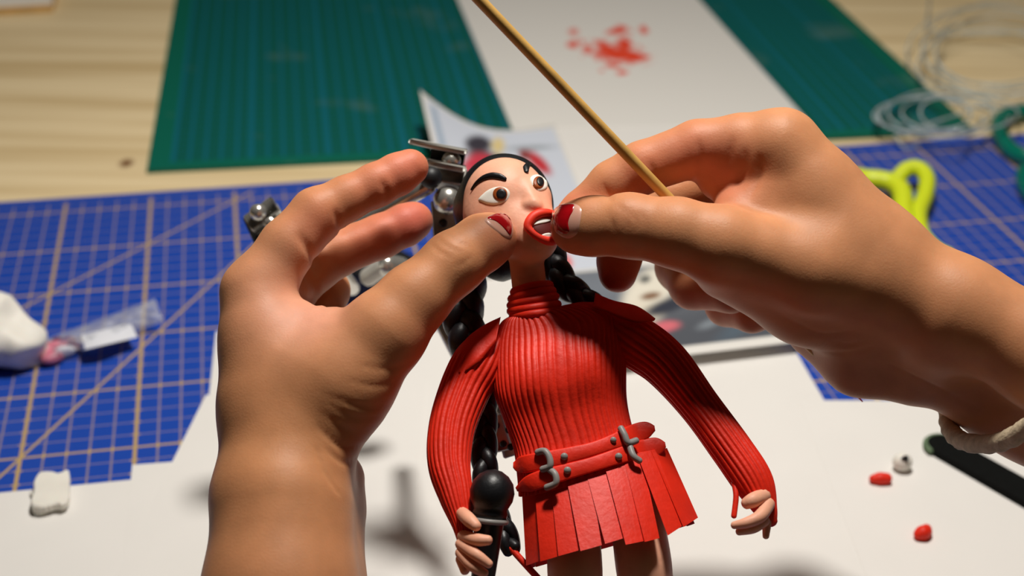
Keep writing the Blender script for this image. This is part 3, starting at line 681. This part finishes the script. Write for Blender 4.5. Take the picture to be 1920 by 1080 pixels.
# the doll's hands
def fingers(lst, name='finger'):
    for pts in lst:
        q = catmull([[*P(x, y, d), RP(r, d)] for x, y, d, r in pts], 8); MB().add(*tube(q[:, :3], q[:, 3], 14)).build(name, M['dskin'], doll)
fingers([[(866, 962, 45.7, 12), (880, 975, 45.1, 13), (893, 987, 44.9, 10)], [(868, 1005, 45.6, 11), (892, 1012, 45.0, 12), (916, 1013, 44.85, 9)], [(864, 1020, 45.6, 11), (890, 1038, 45.0, 11), (917, 1058, 44.85, 8)], [(864, 1036, 45.6, 11), (885, 1060, 45.0, 11), (909, 1075, 44.9, 8)], [(864, 1048, 45.7, 10), (872, 1070, 45.3, 9)]])
fingers([[(1432, 930, 46.0, 14), (1412, 938, 45.7, 14), (1399, 944, 45.7, 11)], [(1440, 945, 46.0, 13), (1425, 968, 45.6, 12), (1400, 980, 45.5, 10), (1376, 985, 45.6, 7)], [(1432, 975, 46.0, 12), (1412, 990, 45.8, 10), (1385, 997, 45.8, 7)], [(1438, 978, 46.2, 9), (1436, 1006, 46.2, 6)]])
MB().add(*tube(catmull(np.array([P(*p_) for p_ in ((1376, 905, 46.3), (1380, 930, 46.2), (1376, 968, 46.2))]), 8), .09, 8)).build('cuff_string', M['red'], doll)
# toy microphone
ax = P(900, 1130, 45.6)-P(922, 925, 45.5); ax /= np.linalg.norm(ax); mc = P(923, 922, 45.5); u_ = RP(1, 45.5)
mic = empty('toy_microphone', W(mc+ax*u_*225), 'black clay microphone with a grey ring in the doll\'s hand', 'microphone')
MB().add(*lathe(mc, ax, [(a*u_, max(r*u_, .001)) for a, r in ((-41, .5), (-38, 14), (-30, 27), (-17, 37), (0, 41), (15, 39), (27, 33), (32, 31), (38, 33), (48, 31))], 40)).build('head', M['black'], mic)
t = np.linspace(0, 2*math.pi, 40, endpoint=False); n1 = np.cross(ax, [0, 0, 1]); n1 /= np.linalg.norm(n1); n2 = np.cross(ax, n1)
MB().add(*tube(mc+ax*u_*52+np.outer(np.cos(t), n1)*u_*31+np.outer(np.sin(t), n2)*u_*31, u_*5, 10, True)).build('ring', M['grey'], mic)['label'] = 'grey clay ring'
MB().add(*lathe(mc, ax, [(a*u_, max(r*u_, .001)) for a, r in ((46, 28), (60, 27), (100, 25), (150, 22), (218, 18), (224, 14), (225, .5))], 36)).build('handle', M['black'], mic)
# ================================================================== the maker's hands
def skin_tint(v, base, spots):
    c = np.tile(np.array(srgb(*base)), (len(v), 1))
    for p_, r, cc, k in spots:
        g = (k*np.exp(-((v-P(*p_))**2).sum(1)/(r*r)))[:, None]; c = c*(1-g)+np.array(srgb(*cc))*g
    return c
BASE = (200, 138, 96); PINK = (212, 116, 94)
def nail(fld, hand, plate, polish, **k):
    v_, f_ = patch(fld, plate, .035, **k); N_ = mesh_obj('nail', W(v_), f_, M['nail'], hand); v_, f_ = patch(fld, polish, .06, n=4, **k)
    o = mesh_obj('polish', W(v_), f_, M['polish'], N_); o['label'] = 'chipped red polish'
# ---- hand on the left
LEAN = lambda py: TILT*270+TILT*.5*(430-py)
lh = Field()
lh.cone((500, 1820, 40.8, 205), (515, 1420, 42.6, 165), .6); lh.cone((555, 1820, 42.6, 185), (560, 1420, 44.6, 150), .6)
lh.cone((515, 1420, 42.6, 165), (525, 1120, 43.6, 140), .6); lh.cone((560, 1420, 44.6, 150), (555, 1120, 45.4, 125), .6)
lh.cone((525, 1120, 43.6, 140), (530, 960, 44.2, 132), .6); lh.cone((555, 1120, 45.4, 125), (575, 960, 46.0, 110), .6)
lh.cone((625, 960, 46.4, 56), (628, 900, 46.6, 56), .3)                       # heel of the palm
lh.chain([(520, 900, 44.6, 112), (508, 760, 44.9, 90), (498, 640, 45.2, 78), (482, 548, 45.4, 64)], .9)      # index side of the hand
lh.chain([(540, 900, 46.2, 95), (520, 700, 46.8, 80), (505, 570, 47.2, 66)], .8)
lh.chain([(560, 900, 47.4, 90), (545, 700, 48.4, 75), (525, 585, 49.0, 62)], .8); lh.chain([(580, 900, 48.2, 85), (575, 720, 49.8, 70), (560, 610, 50.4, 58)], .8)
lh.cone((575, 820, 44.8, 100), (640, 720, 44.6, 96), .8)                      # thenar
lh.cone((640, 720, 44.6, 96), (722, 622, 44.4, 80), .6)
lh.cone((555, 700, 44.9, 85), (600, 640, 45.2, 70), .9)                       # web
lh.chain([(722, 622, 44.4, 80), (775, 562, 44.5, 66), (852, 492, 44.8, 59), (905, 455, 45.2, 53), (922, 447, 45.4, 48)], .35)
lh.chain([(482, 548, 45.4, 64), (540, 462, 45.4, 55), (595, 402, 45.6, 52), (650, 372, 45.8, 43), (705, 347, 46.0, 42), (745, 327, 46.2, 40), (769, 314, 46.3, 36)], .2, .5)
lh.chain([(505, 570, 47.2, 62), (590, 500, 48.0, 48), (630, 475, 48.3, 46), (715, 443, 48.6, 42), (760, 422, 48.8, 40), (776, 414, 48.9, 37)], .2, .5)
lh.chain([(525, 585, 49.0, 58), (585, 545, 50.2, 46), (612, 545, 50.2, 44), (600, 600, 49.2, 40)], .2, .4); lh.chain([(560, 610, 50.4, 54), (600, 600, 51.0, 40), (610, 630, 50.4, 36), (590, 660, 49.6, 34)], .2, .4)
for c_ in ([(628, 395), (634, 415), (640, 437)], [(715, 340), (725, 362), (722, 388)]): lh.crease(c_, .11, .11)
for c_ in ([(560, 440), (580, 470), (592, 492)], [(600, 480), (598, 500), (592, 520)]): lh.crease(c_, .14, .13)
for c_ in ([(560, 545), (600, 570), (640, 568)], [(575, 515), (590, 540), (596, 560)]): lh.crease(c_, .16, .14)
for c_ in ([(806, 452), (822, 470), (850, 486)], [(816, 444), (840, 462), (866, 474)], [(838, 440), (858, 452), (878, 462)], [(850, 500), (872, 492), (886, 478)]): lh.crease(c_, .06, .035)
for i, c_ in enumerate(([(600, 735), (670, 762), (742, 752)], [(608, 752), (670, 785), (728, 776)], [(602, 772), (655, 806), (706, 806)], [(596, 800), (640, 838), (690, 832)], [(650, 712), (705, 724), (758, 712)], [(672, 684), (725, 692), (778, 678)], [(612, 842), (645, 868), (682, 852)], [(592, 838), (612, 890), (640, 930)], [(630, 742), (690, 766), (735, 764)], [(622, 790), (668, 818), (700, 818)])): lh.crease(c_, .075, .035+.035*(i in (3, 6, 7)))
v, q = lh.mesh(.085)
spots = [((770, 312, 45.6), 1.3, PINK, .75), ((775, 412, 48.3), 1.3, (206, 100, 88), .8), ((600, 430, 45.0), 1.0, PINK, .5), ((690, 360, 45.6), 1.0, PINK, .4), ((540, 560, 44.3), 1.8, (224, 160, 132), .6), ((690, 450, 48), 1.4, PINK, .5), ((940, 450, 44.8), .8, PINK, .5), ((800, 640, 44.3), 1.0, PINK, .4), ((590, 600, 44.2), 1.2, (226, 160, 136), .6), ((560, 850, 42.8), 2.5, (198, 138, 92), .5)]
LH = empty('hand', (W(P(530, 1800, 42))), 'bare left hand with raised index finger, thumb pressed to the doll\'s cheek', 'hand')
o = mesh_obj('palm_and_fingers', W(v), q, M['skin'], LH, attr=skin_tint(v, BASE, spots))
nail(lh, LH, [c1p(*p_) for p_ in ((505, 605), (560, 565), (640, 550), (700, 580), (738, 660), (724, 752), (668, 748), (592, 690), (528, 640))], [c1p(*p_) for p_ in ((522, 598), (570, 566), (635, 556), (692, 582), (728, 650), (712, 738), (676, 705), (640, 665), (585, 622))])
# ---- hand on the right
LEAN = lambda py: TILT*270
rh = Field()
rh.cone((2620, 1000, 40.6, 165), (2180, 775, 42.4, 125), .8); rh.cone((2580, 1075, 43.0, 180), (2150, 850, 45.4, 145), .8)
rh.cone((2180, 775, 42.4, 125), (1970, 672, 43.2, 100), .8); rh.cone((2150, 850, 45.4, 145), (1935, 738, 46.2, 122), .8)
rh.cone((1970, 672, 43.2, 100), (1800, 580, 44.0, 95), .8); rh.cone((1935, 738, 46.2, 122), (1760, 655, 46.8, 106), .8)
rh.cone((1615, 668, 47.2, 74), (1710, 680, 46.6, 82), .5)                     # heel of the palm
rh.cone((1535, 612, 47.9, 64), (1615, 668, 47.2, 74), .5)
rh.chain([(1765, 590, 44.6, 112), (1628, 470, 45.0, 92), (1530, 367, 45.2, 82), (1462, 282, 45.4, 77)], .9)
rh.chain([(1760, 610, 45.8, 110), (1620, 480, 46.8, 95), (1480, 330, 47.4, 72)], .8); rh.chain([(1740, 630, 46.8, 100), (1610, 520, 48.2, 85), (1480, 395, 49.2, 64)], .8); rh.chain([(1720, 640, 47.4, 95), (1600, 555, 49.2, 76), (1500, 460, 50.4, 58)], .8)
rh.cone((1650, 535, 44.6, 96), (1520, 508, 44.2, 84), .8); rh.cone((1520, 508, 44.2, 84), (1350, 458, 44.0, 74), .6)     # thenar
rh.cone((1620, 585, 46.2, 100), (1510, 555, 45.8, 88), .8); rh.cone((1510, 555, 45.8, 88), (1365, 500, 44.9, 66), .7)
rh.cone((1560, 450, 45.0, 95), (1440, 390, 45.4, 66), .8); rh.cone((1440, 390, 45.4, 66), (1385, 400, 45.2, 50), .6)        # web
rh.chain([(1350, 462, 44.0, 76), (1270, 437, 44.1, 66), (1180, 423, 44.4, 60), (1110, 424, 44.8, 55), (1082, 426, 45.0, 52)], .35)
rh.chain([(1462, 282, 45.4, 76), (1390, 272, 45.6, 60), (1308, 278, 45.8, 54), (1205, 314, 45.9, 50), (1150, 348, 46.0, 48), (1092, 398, 46.1, 42), (1076, 412, 46.1, 40)], .2, .5)
rh.cone((1400, 300, 45.6, 56), (1345, 340, 45.9, 36), .5)
rh.chain([(1480, 330, 47.4, 66), (1340, 345, 48.2, 48), (1250, 372, 48.3, 46), (1182, 440, 47.9, 42), (1160, 490, 47.4, 41), (1158, 513, 47.2, 37)], .2, .5)
rh.chain([(1480, 395, 49.2, 60), (1360, 450, 50.2, 46), (1278, 500, 50.4, 50), (1300, 535, 49.0, 46), (1370, 545, 48.0, 42), (1410, 535, 47.8, 38)], .2, .5)
rh.chain([(1500, 460, 50.4, 54), (1400, 540, 50.6, 44), (1362, 572, 50.4, 40), (1410, 588, 49.2, 36), (1460, 575, 48.6, 34)], .2, .5)
for c_ in ([(1218, 300), (1226, 325), (1232, 350)], [(1308, 262), (1314, 295), (1312, 328)], [(1130, 345), (1140, 365), (1146, 378)]): rh.crease(c_, .09, .075)
for c_ in ([(1372, 258), (1370, 285), (1364, 312)], [(1398, 280), (1396, 312), (1384, 345)], [(1424, 290), (1424, 330), (1404, 372)]): rh.crease(c_, .11, .07)
for c_ in ([(1140, 402), (1150, 425), (1144, 448)], [(1155, 382), (1172, 396), (1190, 412)], [(1165, 400), (1176, 420), (1170, 440)], [(1184, 392), (1192, 414), (1186, 436)], [(1202, 396), (1204, 416), (1198, 430)]): rh.crease(c_, .06, .04)
for c_ in ([(1570, 640), (1590, 648), (1615, 640)], [(1540, 660), (1590, 662), (1640, 650)], [(1480, 600), (1540, 628), (1600, 620)], [(1660, 680), (1760, 730), (1840, 770)]): rh.crease(c_, .12, .06)
v, q = rh.mesh(.09)
spots = [((1080, 400, 45.4), 1.0, PINK, .6), ((1210, 330, 45.2), 1.0, PINK, .5), ((1290, 290, 45.0), 1.2, PINK, .45), ((1360, 330, 45.0), 1.3, PINK, .55), ((1158, 515, 46.8), 1.2, (200, 84, 66), .8), ((1180, 405, 43.4), .7, (190, 124, 88), .5), ((1330, 580, 49), 1.4, PINK, .4)]
RH = empty('hand', W(P(2580, 1030, 42)), 'bare right hand pinching the doll\'s lips while holding a bamboo skewer', 'hand')
mesh_obj('palm_and_fingers', W(v), q, M['skin'], RH, attr=skin_tint(v, BASE, spots))
nail(rh, RH, [c1p(*p_) for p_ in ((1015, 560), (1060, 500), (1130, 472), (1200, 478), (1248, 520), (1240, 620), (1215, 720), (1150, 762), (1080, 740), (1030, 690))], [c1p(*p_) for p_ in ((1022, 580), (1060, 545), (1072, 495), (1130, 484), (1196, 486), (1190, 540), (1168, 580), (1150, 640), (1158, 712), (1110, 728), (1060, 700), (1040, 650))])
# cord bracelet
bc = P(1900, 690, 44.35); s_ = 44.2/F; a_ = np.array([-62*s_, -138*s_, -.2]); b_ = np.array([36*s_, 14*s_, 3.55]); t = np.linspace(0, 2*math.pi, 160, endpoint=False)
pth = bc+np.outer(np.cos(t), a_*1.08)+np.outer(np.sign(np.sin(t))*np.abs(np.sin(t))**.8, b_); seg = 14
Vb, fb = tube(pth, .31, seg, True, prof=lambda th_, i: 1+.07*np.sin(th_*2+i*1.3)); tag(MB().add(Vb, fb).build('bracelet', M['cord']), 'beige twisted cord bracelet around the right wrist', 'bracelet')
# bamboo skewer: straight, pointed, tip painted red
s0 = P(760, -146, 41.5); s1 = P(1617, 753, 47.7); q = np.array([s0+(s1-s0)*t for t in np.linspace(0, 1, 40)]); r = np.where(np.linspace(0, 1, 40) < .86, .185, .185*np.maximum(.12, (1-np.linspace(0, 1, 40))/.14))
sk = empty('bamboo_skewer', W(s0), 'long bamboo skewer held between thumb and index finger of the right hand', 'skewer')
MB().add(*tube(q[:-1], r[:-1], 14)).build('shaft', M['bamboo'], sk); MB().add(*tube(np.array([q[-2], (q[-1]+q[-2])/2, q[-1]]), [.035, .04, .02], 10)).build('tip', M['red'], sk)['label'] = 'red tip'
LEAN = lambda py: 0.0
# ================================================================== metal rig behind the doll
rig = empty('doll_rig', G(690, 545, .2), 'steel ball joint rig arm with black base standing behind the left hand', 'rig')
def rod(a, b_, r, m='steel', name='rod', seg=16): return MB().add(*tube(np.array([P(*a)+(P(*b_)-P(*a))*t for t in np.linspace(0, 1, 6)]), r, seg)).build(name, M[m], rig)
def ball(c, r, name='ball_joint', m='steel'): return MB().add(*lathe(P(*c), (0, 1, .2), ballprof(r, 16), 28)).build(name, M[m], rig)
def plate(c, half, wid_, th_, nrm_, m='steel2', name='joint_plate'):
    x = np.array(half, float); n_ = np.array(nrm_, float); n_ -= x*(n_ @ x)/(x @ x); n_ /= np.linalg.norm(n_); y = np.cross(n_, x/np.linalg.norm(x)); return MB().add(*box(P(*c), x, y*wid_, n_*th_, .05)).build(name, M[m], rig)
# base block on the mat
bz = [G(x, y, .2) for x, y in ((632, 560), (770, 640), (860, 590), (722, 515))]
V, f = slab(bz, .022, .002); mesh_obj('base_block', V, f, M['rubber'], rig, smooth=False)
rod((722, 497, 60), (752, 503, 60.5), .48, 'steel', 'base_pin'); rod((690, 520, 60.6), (722, 497, 60), .40, 'steel2', 'base_pin')
# upper joint
plate((822, 275, 53), (1.05, -.20, 0), .6, .10, (0, 1, .12)); plate((836, 310, 53), (.72, -.14, .0), .6, .12, (0, 1, .12)); plate((840, 292, 53.5), (.62, -.12, 0), .3, .25, (0, 1, .1), 'rubber', 'joint_gap')
plate((846, 335, 53.4), (.55, -.10, 0), .35, .45, (0, .3, 1), 'steel2', 'joint_body')
ball((846, 301, 52.8), .36); ball((808, 333, 52.5), .42, 'bolt', 'rubber')
rod((804, 349, 53), (600, 462, 55.5), .30); ball((600, 462, 55.5), .55)
ball((840, 376, 53), .56)
plate((842, 428, 53.3), (.08, -1.05, 0), .62, .14, (0, .1, 1), 'steel2'); plate((842, 428, 54.2), (.08, -1.05, 0), .62, .14, (0, .1, 1), 'steel2'); MB().add(*lathe(P(831, 418, 53.05), (0, 0, 1), [(-.1, .16), (.08, .16), (.12, .11)], 16)).build('screw', M['rubber'], rig); ball((846, 490, 53.6), .5)
rod((846, 490, 53.6), (818, 585, 55.5), .26); rod((818, 585, 55.5), (872, 690, 54.0), .30); rod((826, 570, 56), (878, 672, 54.5), .22, 'rubber', 'cable_sleeve')
rod((872, 690, 54.0), (938, 790, 50.4), .26); rod((818, 585, 55.5), (790, 610, 60.0), .35, 'rubber', 'post')
MB().add(*lathe(P(896, 577, 55), (.3, 0, 1), [(-.2, .18), (.2, .18)], 16)).build('thumb_screw', M['rubber'], rig)
# end clamp at the doll's waist
plate((936, 812, 49.6), (.18, -.62, 0), .30, .09, (-.5, .1, 1)); plate((952, 822, 50.0), (.18, -.62, 0), .34, .09, (.3, .1, 1), 'steel2')
for x, y in ((930, 798), (944, 832), (954, 806), (958, 838)): MB().add(*lathe(P(x, y, 49.42), (-.2, 0, 1), [(-.1, .12), (.06, .12), (.09, .08)], 14)).build('screw', M['rubber'], rig)
# second joint, left of the index finger
rod((505, 415, 56), (560, 470, 56), .30); plate((492, 402, 56), (.55, .40, 0), .40, .14, (-.4, .3, 1), 'steel'); plate((500, 412, 56.6), (.55, .40, 0), .40, .14, (-.4, .3, 1), 'steel2'); ball((484, 398, 55.6), .34); plate((485, 428, 56.6), (.25, -.55, 0), .4, .25, (0, .2, 1), 'rubber', 'joint_body')
rod((560, 470, 56), (600, 462, 55.5), .3); rod((600, 462, 55.5), (660, 540, 60.5), .34, 'steel', 'post')

# ================================================================== small things on the table
# black file
d0, d1 = G(1742, 829, .24), G(2060, 1010, .24); e = (d1-d0)/np.linalg.norm(d1-d0); nrm3 = np.array([-e[1], e[0], 0]); hw = .0076; c0 = d0+e*hw
poly = [c0+hw*(math.cos(a)*-e+math.sin(a)*nrm3) for a in np.linspace(-math.pi/2, math.pi/2, 14)]; poly = [d1-nrm3*hw]+poly+[d1+nrm3*hw]
fl = empty('nail_file', d0, 'long black emery file with a rounded worn end on the right paper', 'file')
V, f = slab(poly[::-1], .0035, .0005); mesh_obj('blade', V, f, M['file'], fl, smooth=False)
rim = np.array([c0+hw*1.01*(math.cos(a)*-e+math.sin(a)*nrm3)+np.array([0, 0, .0019]) for a in np.linspace(-1.4, 1.4, 20)])/.01
Vr, fr_ = tube(rim, .16, 10, ref=(0, 0, 1)); mesh_obj('worn_edge', Vr*.01, fr_, M['worn'], fl)['label'] = 'pale green worn edge'
# scraps
def soft(fieldf, vox, name, m, label, cat, **k):
    v_, q_ = fieldf.mesh(vox); o_ = mesh_obj(name, W(v_), q_, M[m]); return tag(o_, label, cat, **k)
def GP(px, py, z): g = G(px, py, z)/.01-CAMPOS; return g @ MW           # level point in the leaning frame
def gsoft(chains, k=.15):
    fl_ = Field()
    for c_ in chains:
        for (x0, y0, z0, r0), (x1, y1, z1, r1) in zip(c_[:-1], c_[1:]): fl_.ops.append(('c', GP(x0, y0, z0), GP(x1, y1, z1), r0, r1, k, None))
    return fl_
soft(gsoft([[(1638, 898, .44, .20), (1650, 897, .47, .24), (1662, 897, .48, .25)]]), .04, 'clay_scrap', 'red', 'small red sausage shaped clay scrap beside the white ball', 'clay')
soft(gsoft([[(1722, 1003, .44, .2), (1730, 999, .50, .27), (1737, 992, .46, .22)], [(1725, 999, .43, .18), (1737, 998, .46, .22)]]), .04, 'clay_scrap', 'red', 'small red heart shaped clay scrap at the lower right', 'clay')
cb = GP(1692, 866, .66); bl = empty('clay_eyeball', W(cb)-np.array([0, 0, .0042]), 'small white clay ball with a black patch near the black file', 'clay ball')
bf = Field(); bf.ops.append(('e', cb, np.diag([.44, .42, .40]), .1)); v, q = bf.mesh(.05); mesh_obj('ball', W(v), q, M['white'], bl)
v, f = patch(bf, [(1689, 860), (1693, 855), (1700, 853), (1704, 858), (1703, 865), (1696, 864)], .03, d0=50); mesh_obj('pupil_patch', W(v), f, M['black'], bl)
# white clay slab, two pieces, lower left
def rag(pts, amp, n=6, z=.24): q_ = catclosed([(x, y, 0) for x, y in pts], n); return [G(x+rng.normal()*amp, y+rng.normal()*amp, z) for x, y, _ in q_]
V, f = slab(rag([(58, 925), (66, 948), (64, 966), (84, 966), (95, 948), (90, 922)], .8)[::-1], .002, .0006); tag(mesh_obj('clay_slab', V, f, M['white'], smooth=False), 'small ragged white clay piece peeking out from under the square clay slab', 'clay')
V, f = slab(rag([(66, 912), (76, 896), (98, 893), (112, 898), (131, 893), (131, 925), (126, 952), (100, 958), (78, 962), (60, 955), (64, 934)], .6, 5, .44)[::-1], .0034, .0008); tag(mesh_obj('clay_slab', V, f, M['white'], smooth=False), 'squarish white clay slab at the paper edge, lower left', 'clay')
# lump of white clay
lf = gsoft([[(-40, 640, 1.6, 1.7), (20, 632, 1.6, 1.5)], [(5, 600, 2.2, 1.2), (28, 612, 2.0, .9)], [(20, 660, 1.0, 1.1), (52, 652, .9, .55)], [(-30, 600, 2.4, 1.0), (-60, 650, 1.0, 1.2)]], .5)
v, q = lf.mesh(.1); w_ = W(v); w_ = w_+.0030*np.sin(w_[:, [1, 2, 0]]*170+1)+.0013*np.sin(w_[:, [2, 0, 1]]*380); w_[:, 2] = np.maximum(w_[:, 2], .0022); tag(mesh_obj('clay_lump', w_, q, M['white']), 'big lump of white modelling clay on the blue mat at the left edge', 'clay')
# plastic bag with label and scraps
bag = empty('plastic_bag', G(180, 635, .2), 'clear plastic bag with a white label and pink scraps on the blue mat', 'bag')
cb_ = [(75, 640), (290, 560), (306, 602), (95, 682)]
def bagz(u, v): return .25+1.0*math.sin(math.pi*v)**.7*math.sin(math.pi*min(max(u*.9+.06, 0), 1))**.5+.16*math.sin(u*23+v*9)*math.sin(v*math.pi)+.12*math.sin(u*41-v*17)*math.sin(v*math.pi)+(.7*sm(.86, 1, u))
nu, nv = 60, 24; V = []; f = []
for s_ in (0, 1):
    for j in range(nv):
        for i in range(nu):
            u, v_ = i/(nu-1), j/(nv-1); x, y = bil(cb_, u, v_); V.append(G(x, y, bagz(u, v_) if s_ == 0 else .22))
for s_ in (0, 1):
    for j in range(nv-1):
        for i in range(nu-1): a = s_*nu*nv+j*nu+i; f.append([a, a+1, a+nu+1, a+nu])
mesh_obj('film', V, f, M['film'], bag)
V, f = [], []
for j in range(6):
    for i in range(12):
        u, v_ = i/11, j/5; x, y = bil([(152, 628), (245, 606), (258, 632), (160, 655)], u, v_); V.append(G(x, y, 1.15+.12*math.sin(u*5)+.05*math.sin(v_*4)))
for j in range(5):
    for i in range(11): a = j*12+i; f.append([a, a+1, a+13, a+12])
mesh_obj('label', V, f, M['label'], bag)['label'] = 'white paper label'
for x, y, r_, mm in ((85, 660, .42, 'pinkclay'), (105, 650, .40, 'pinkclay'), (122, 658, .36, 'label'), (98, 672, .40, 'pinkclay'), (128, 640, .34, 'purpleclay'), (142, 650, .32, 'purpleclay'), (78, 650, .35, 'purpleclay'), (110, 640, .3, 'purpleclay')):
    a = rng.uniform(0, 3); fd = Field(); fd.ops.append(('e', GP(x, y, .22+r_*.8), np.array([[r_*1.3*math.cos(a), r_*.5, r_*1.0*math.sin(a)], [0, r_*.8, 0], [-r_*math.sin(a), 0, r_*math.cos(a)]]), .1)); v, q = fd.mesh(.09); mesh_obj('scrap', W(v), q, M[mm], bag)
# neon tool: two plastic loops
nz = .3
tool = empty('neon_tool', G(1690, 420, .2), 'neon yellow plastic tool with looped handle on the blue mat', 'tool')
def gtube(pts, r, name, m, par, n=8, closed=False, flat=1.0):
    q_ = (catclosed if closed else catmull)(np.array([G(x, y, z)/.01 for x, y, z in pts]), n); Vv_, ff = tube(q_, r, 14, closed, flat=flat, ref=(0, 0, 1)); return mesh_obj(name, Vv_*.01, ff, M[m], par)
gtube([(1682, 336, 1.2), (1700, 318, 1.6), (1722, 316, 1.7), (1738, 335, 1.5), (1734, 368, 1.2), (1722, 402, 1.0), (1728, 440, .9), (1752, 468, .8), (1775, 480, .8)], .52, 'handle_loop', 'neon', tool)
gtube([(1596, 336, 1.2), (1630, 336, 1.5), (1668, 342, 1.5), (1690, 360, 1.4), (1694, 400, 1.1), (1700, 440, .9), (1660, 430, .8), (1600, 400, .8), (1570, 360, 1.0)], .62, 'body', 'neon', tool, closed=True)
fb_ = gsoft([[(1600, 370, .8, .6), (1650, 390, .8, .6), (1680, 410, .8, .5)]], .3); v, q = fb_.mesh(.1); mesh_obj('insert', W(v), q, M['rubber'], tool)['label'] = 'black insert'
gtube([(1590, 322, 1.1), (1620, 325, 1.3), (1645, 330, 1.2)], .28, 'blade_guard', 'rubber', tool)
# teal scissors at the right edge
sc = empty('scissors', G(1950, 300, .2), 'glossy teal handled scissors at the right edge of the table', 'scissors')
gtube([(1872, 230, .8), (1895, 214, .8), (1940, 212, .8), (1985, 240, .8), (1990, 285, .8), (1950, 300, .8), (1905, 288, .8), (1880, 262, .8)], .55, 'handle', 'teal', sc, closed=True)
gtube([(1925, 320, .8), (1990, 330, .8), (2050, 360, .8), (2040, 410, .8), (1980, 400, .8), (1930, 360, .8)], .55, 'handle', 'teal', sc, closed=True)
for p_ in ([(1990, 290, .5), (2100, 260, .5), (2230, 250, .5)], [(2040, 360, .55), (2120, 300, .6), (2230, 262, .6)]): gtube(p_, .35, 'blade', 'steel', sc, flat=.4)
# coils of clear wire
def coil(cx, cy, rx, ry, turns, tail, seed, label):
    r_ = np.random.default_rng(seed); pts = []; K_ = 12; prm = r_.normal(size=(turns+2, 5))
    for i in range(turns*K_):
        a = i/K_*2*math.pi; t_ = i/K_; j = int(t_); w_ = t_-j; w_ = w_*w_*(3-2*w_); q_ = prm[j]*(1-w_)+prm[j+1]*w_
        pts.append((cx+q_[0]*rx*.16+rx*(1+.20*q_[1])*math.cos(a), cy+q_[2]*ry*.20+ry*(1+.26*q_[3])*math.sin(a), .9+.55*abs(q_[4])+.6*math.sin(a*1.5+q_[0])**2))
    o_ = gtube(pts+tail, .075, 'wire_coil', 'clear', None, 5); return tag(o_, label, 'wire')
coil(1765, 215, 98, 38, 6, [(1690, 250, .8), (1682, 262, .6), (1700, 278, .5), (1722, 272, .5)], 3, 'loose coil of clear plastic wire lying across the green mat corner')
coil(1880, 105, 130, 62, 6, [(1760, 60, .8), (1742, 10, .8), (1748, -40, .8)], 9, 'larger coil of clear plastic wire behind the smaller coil at upper right')
# pad of paper at the upper left corner
cs_ = [G(x, y, 0)[:2] for x, y in ((-200, 40), (100, 22), (108, -8), (-180, -60))]
pad = empty('paper_pad', (*np.mean(cs_, 0), 0), 'white paper pad with a cardboard back at the upper left corner', 'paper pad')
for z0, z1, mm, nm in ((.0002, .006, 'bamboo', 'back_board'), (.006, .012, 'paper', 'pages')):
    V, f = slab([(x, y, z0) for x, y in cs_], z1-z0, .0004); mesh_obj(nm, V, f, M[mm], pad, smooth=False)
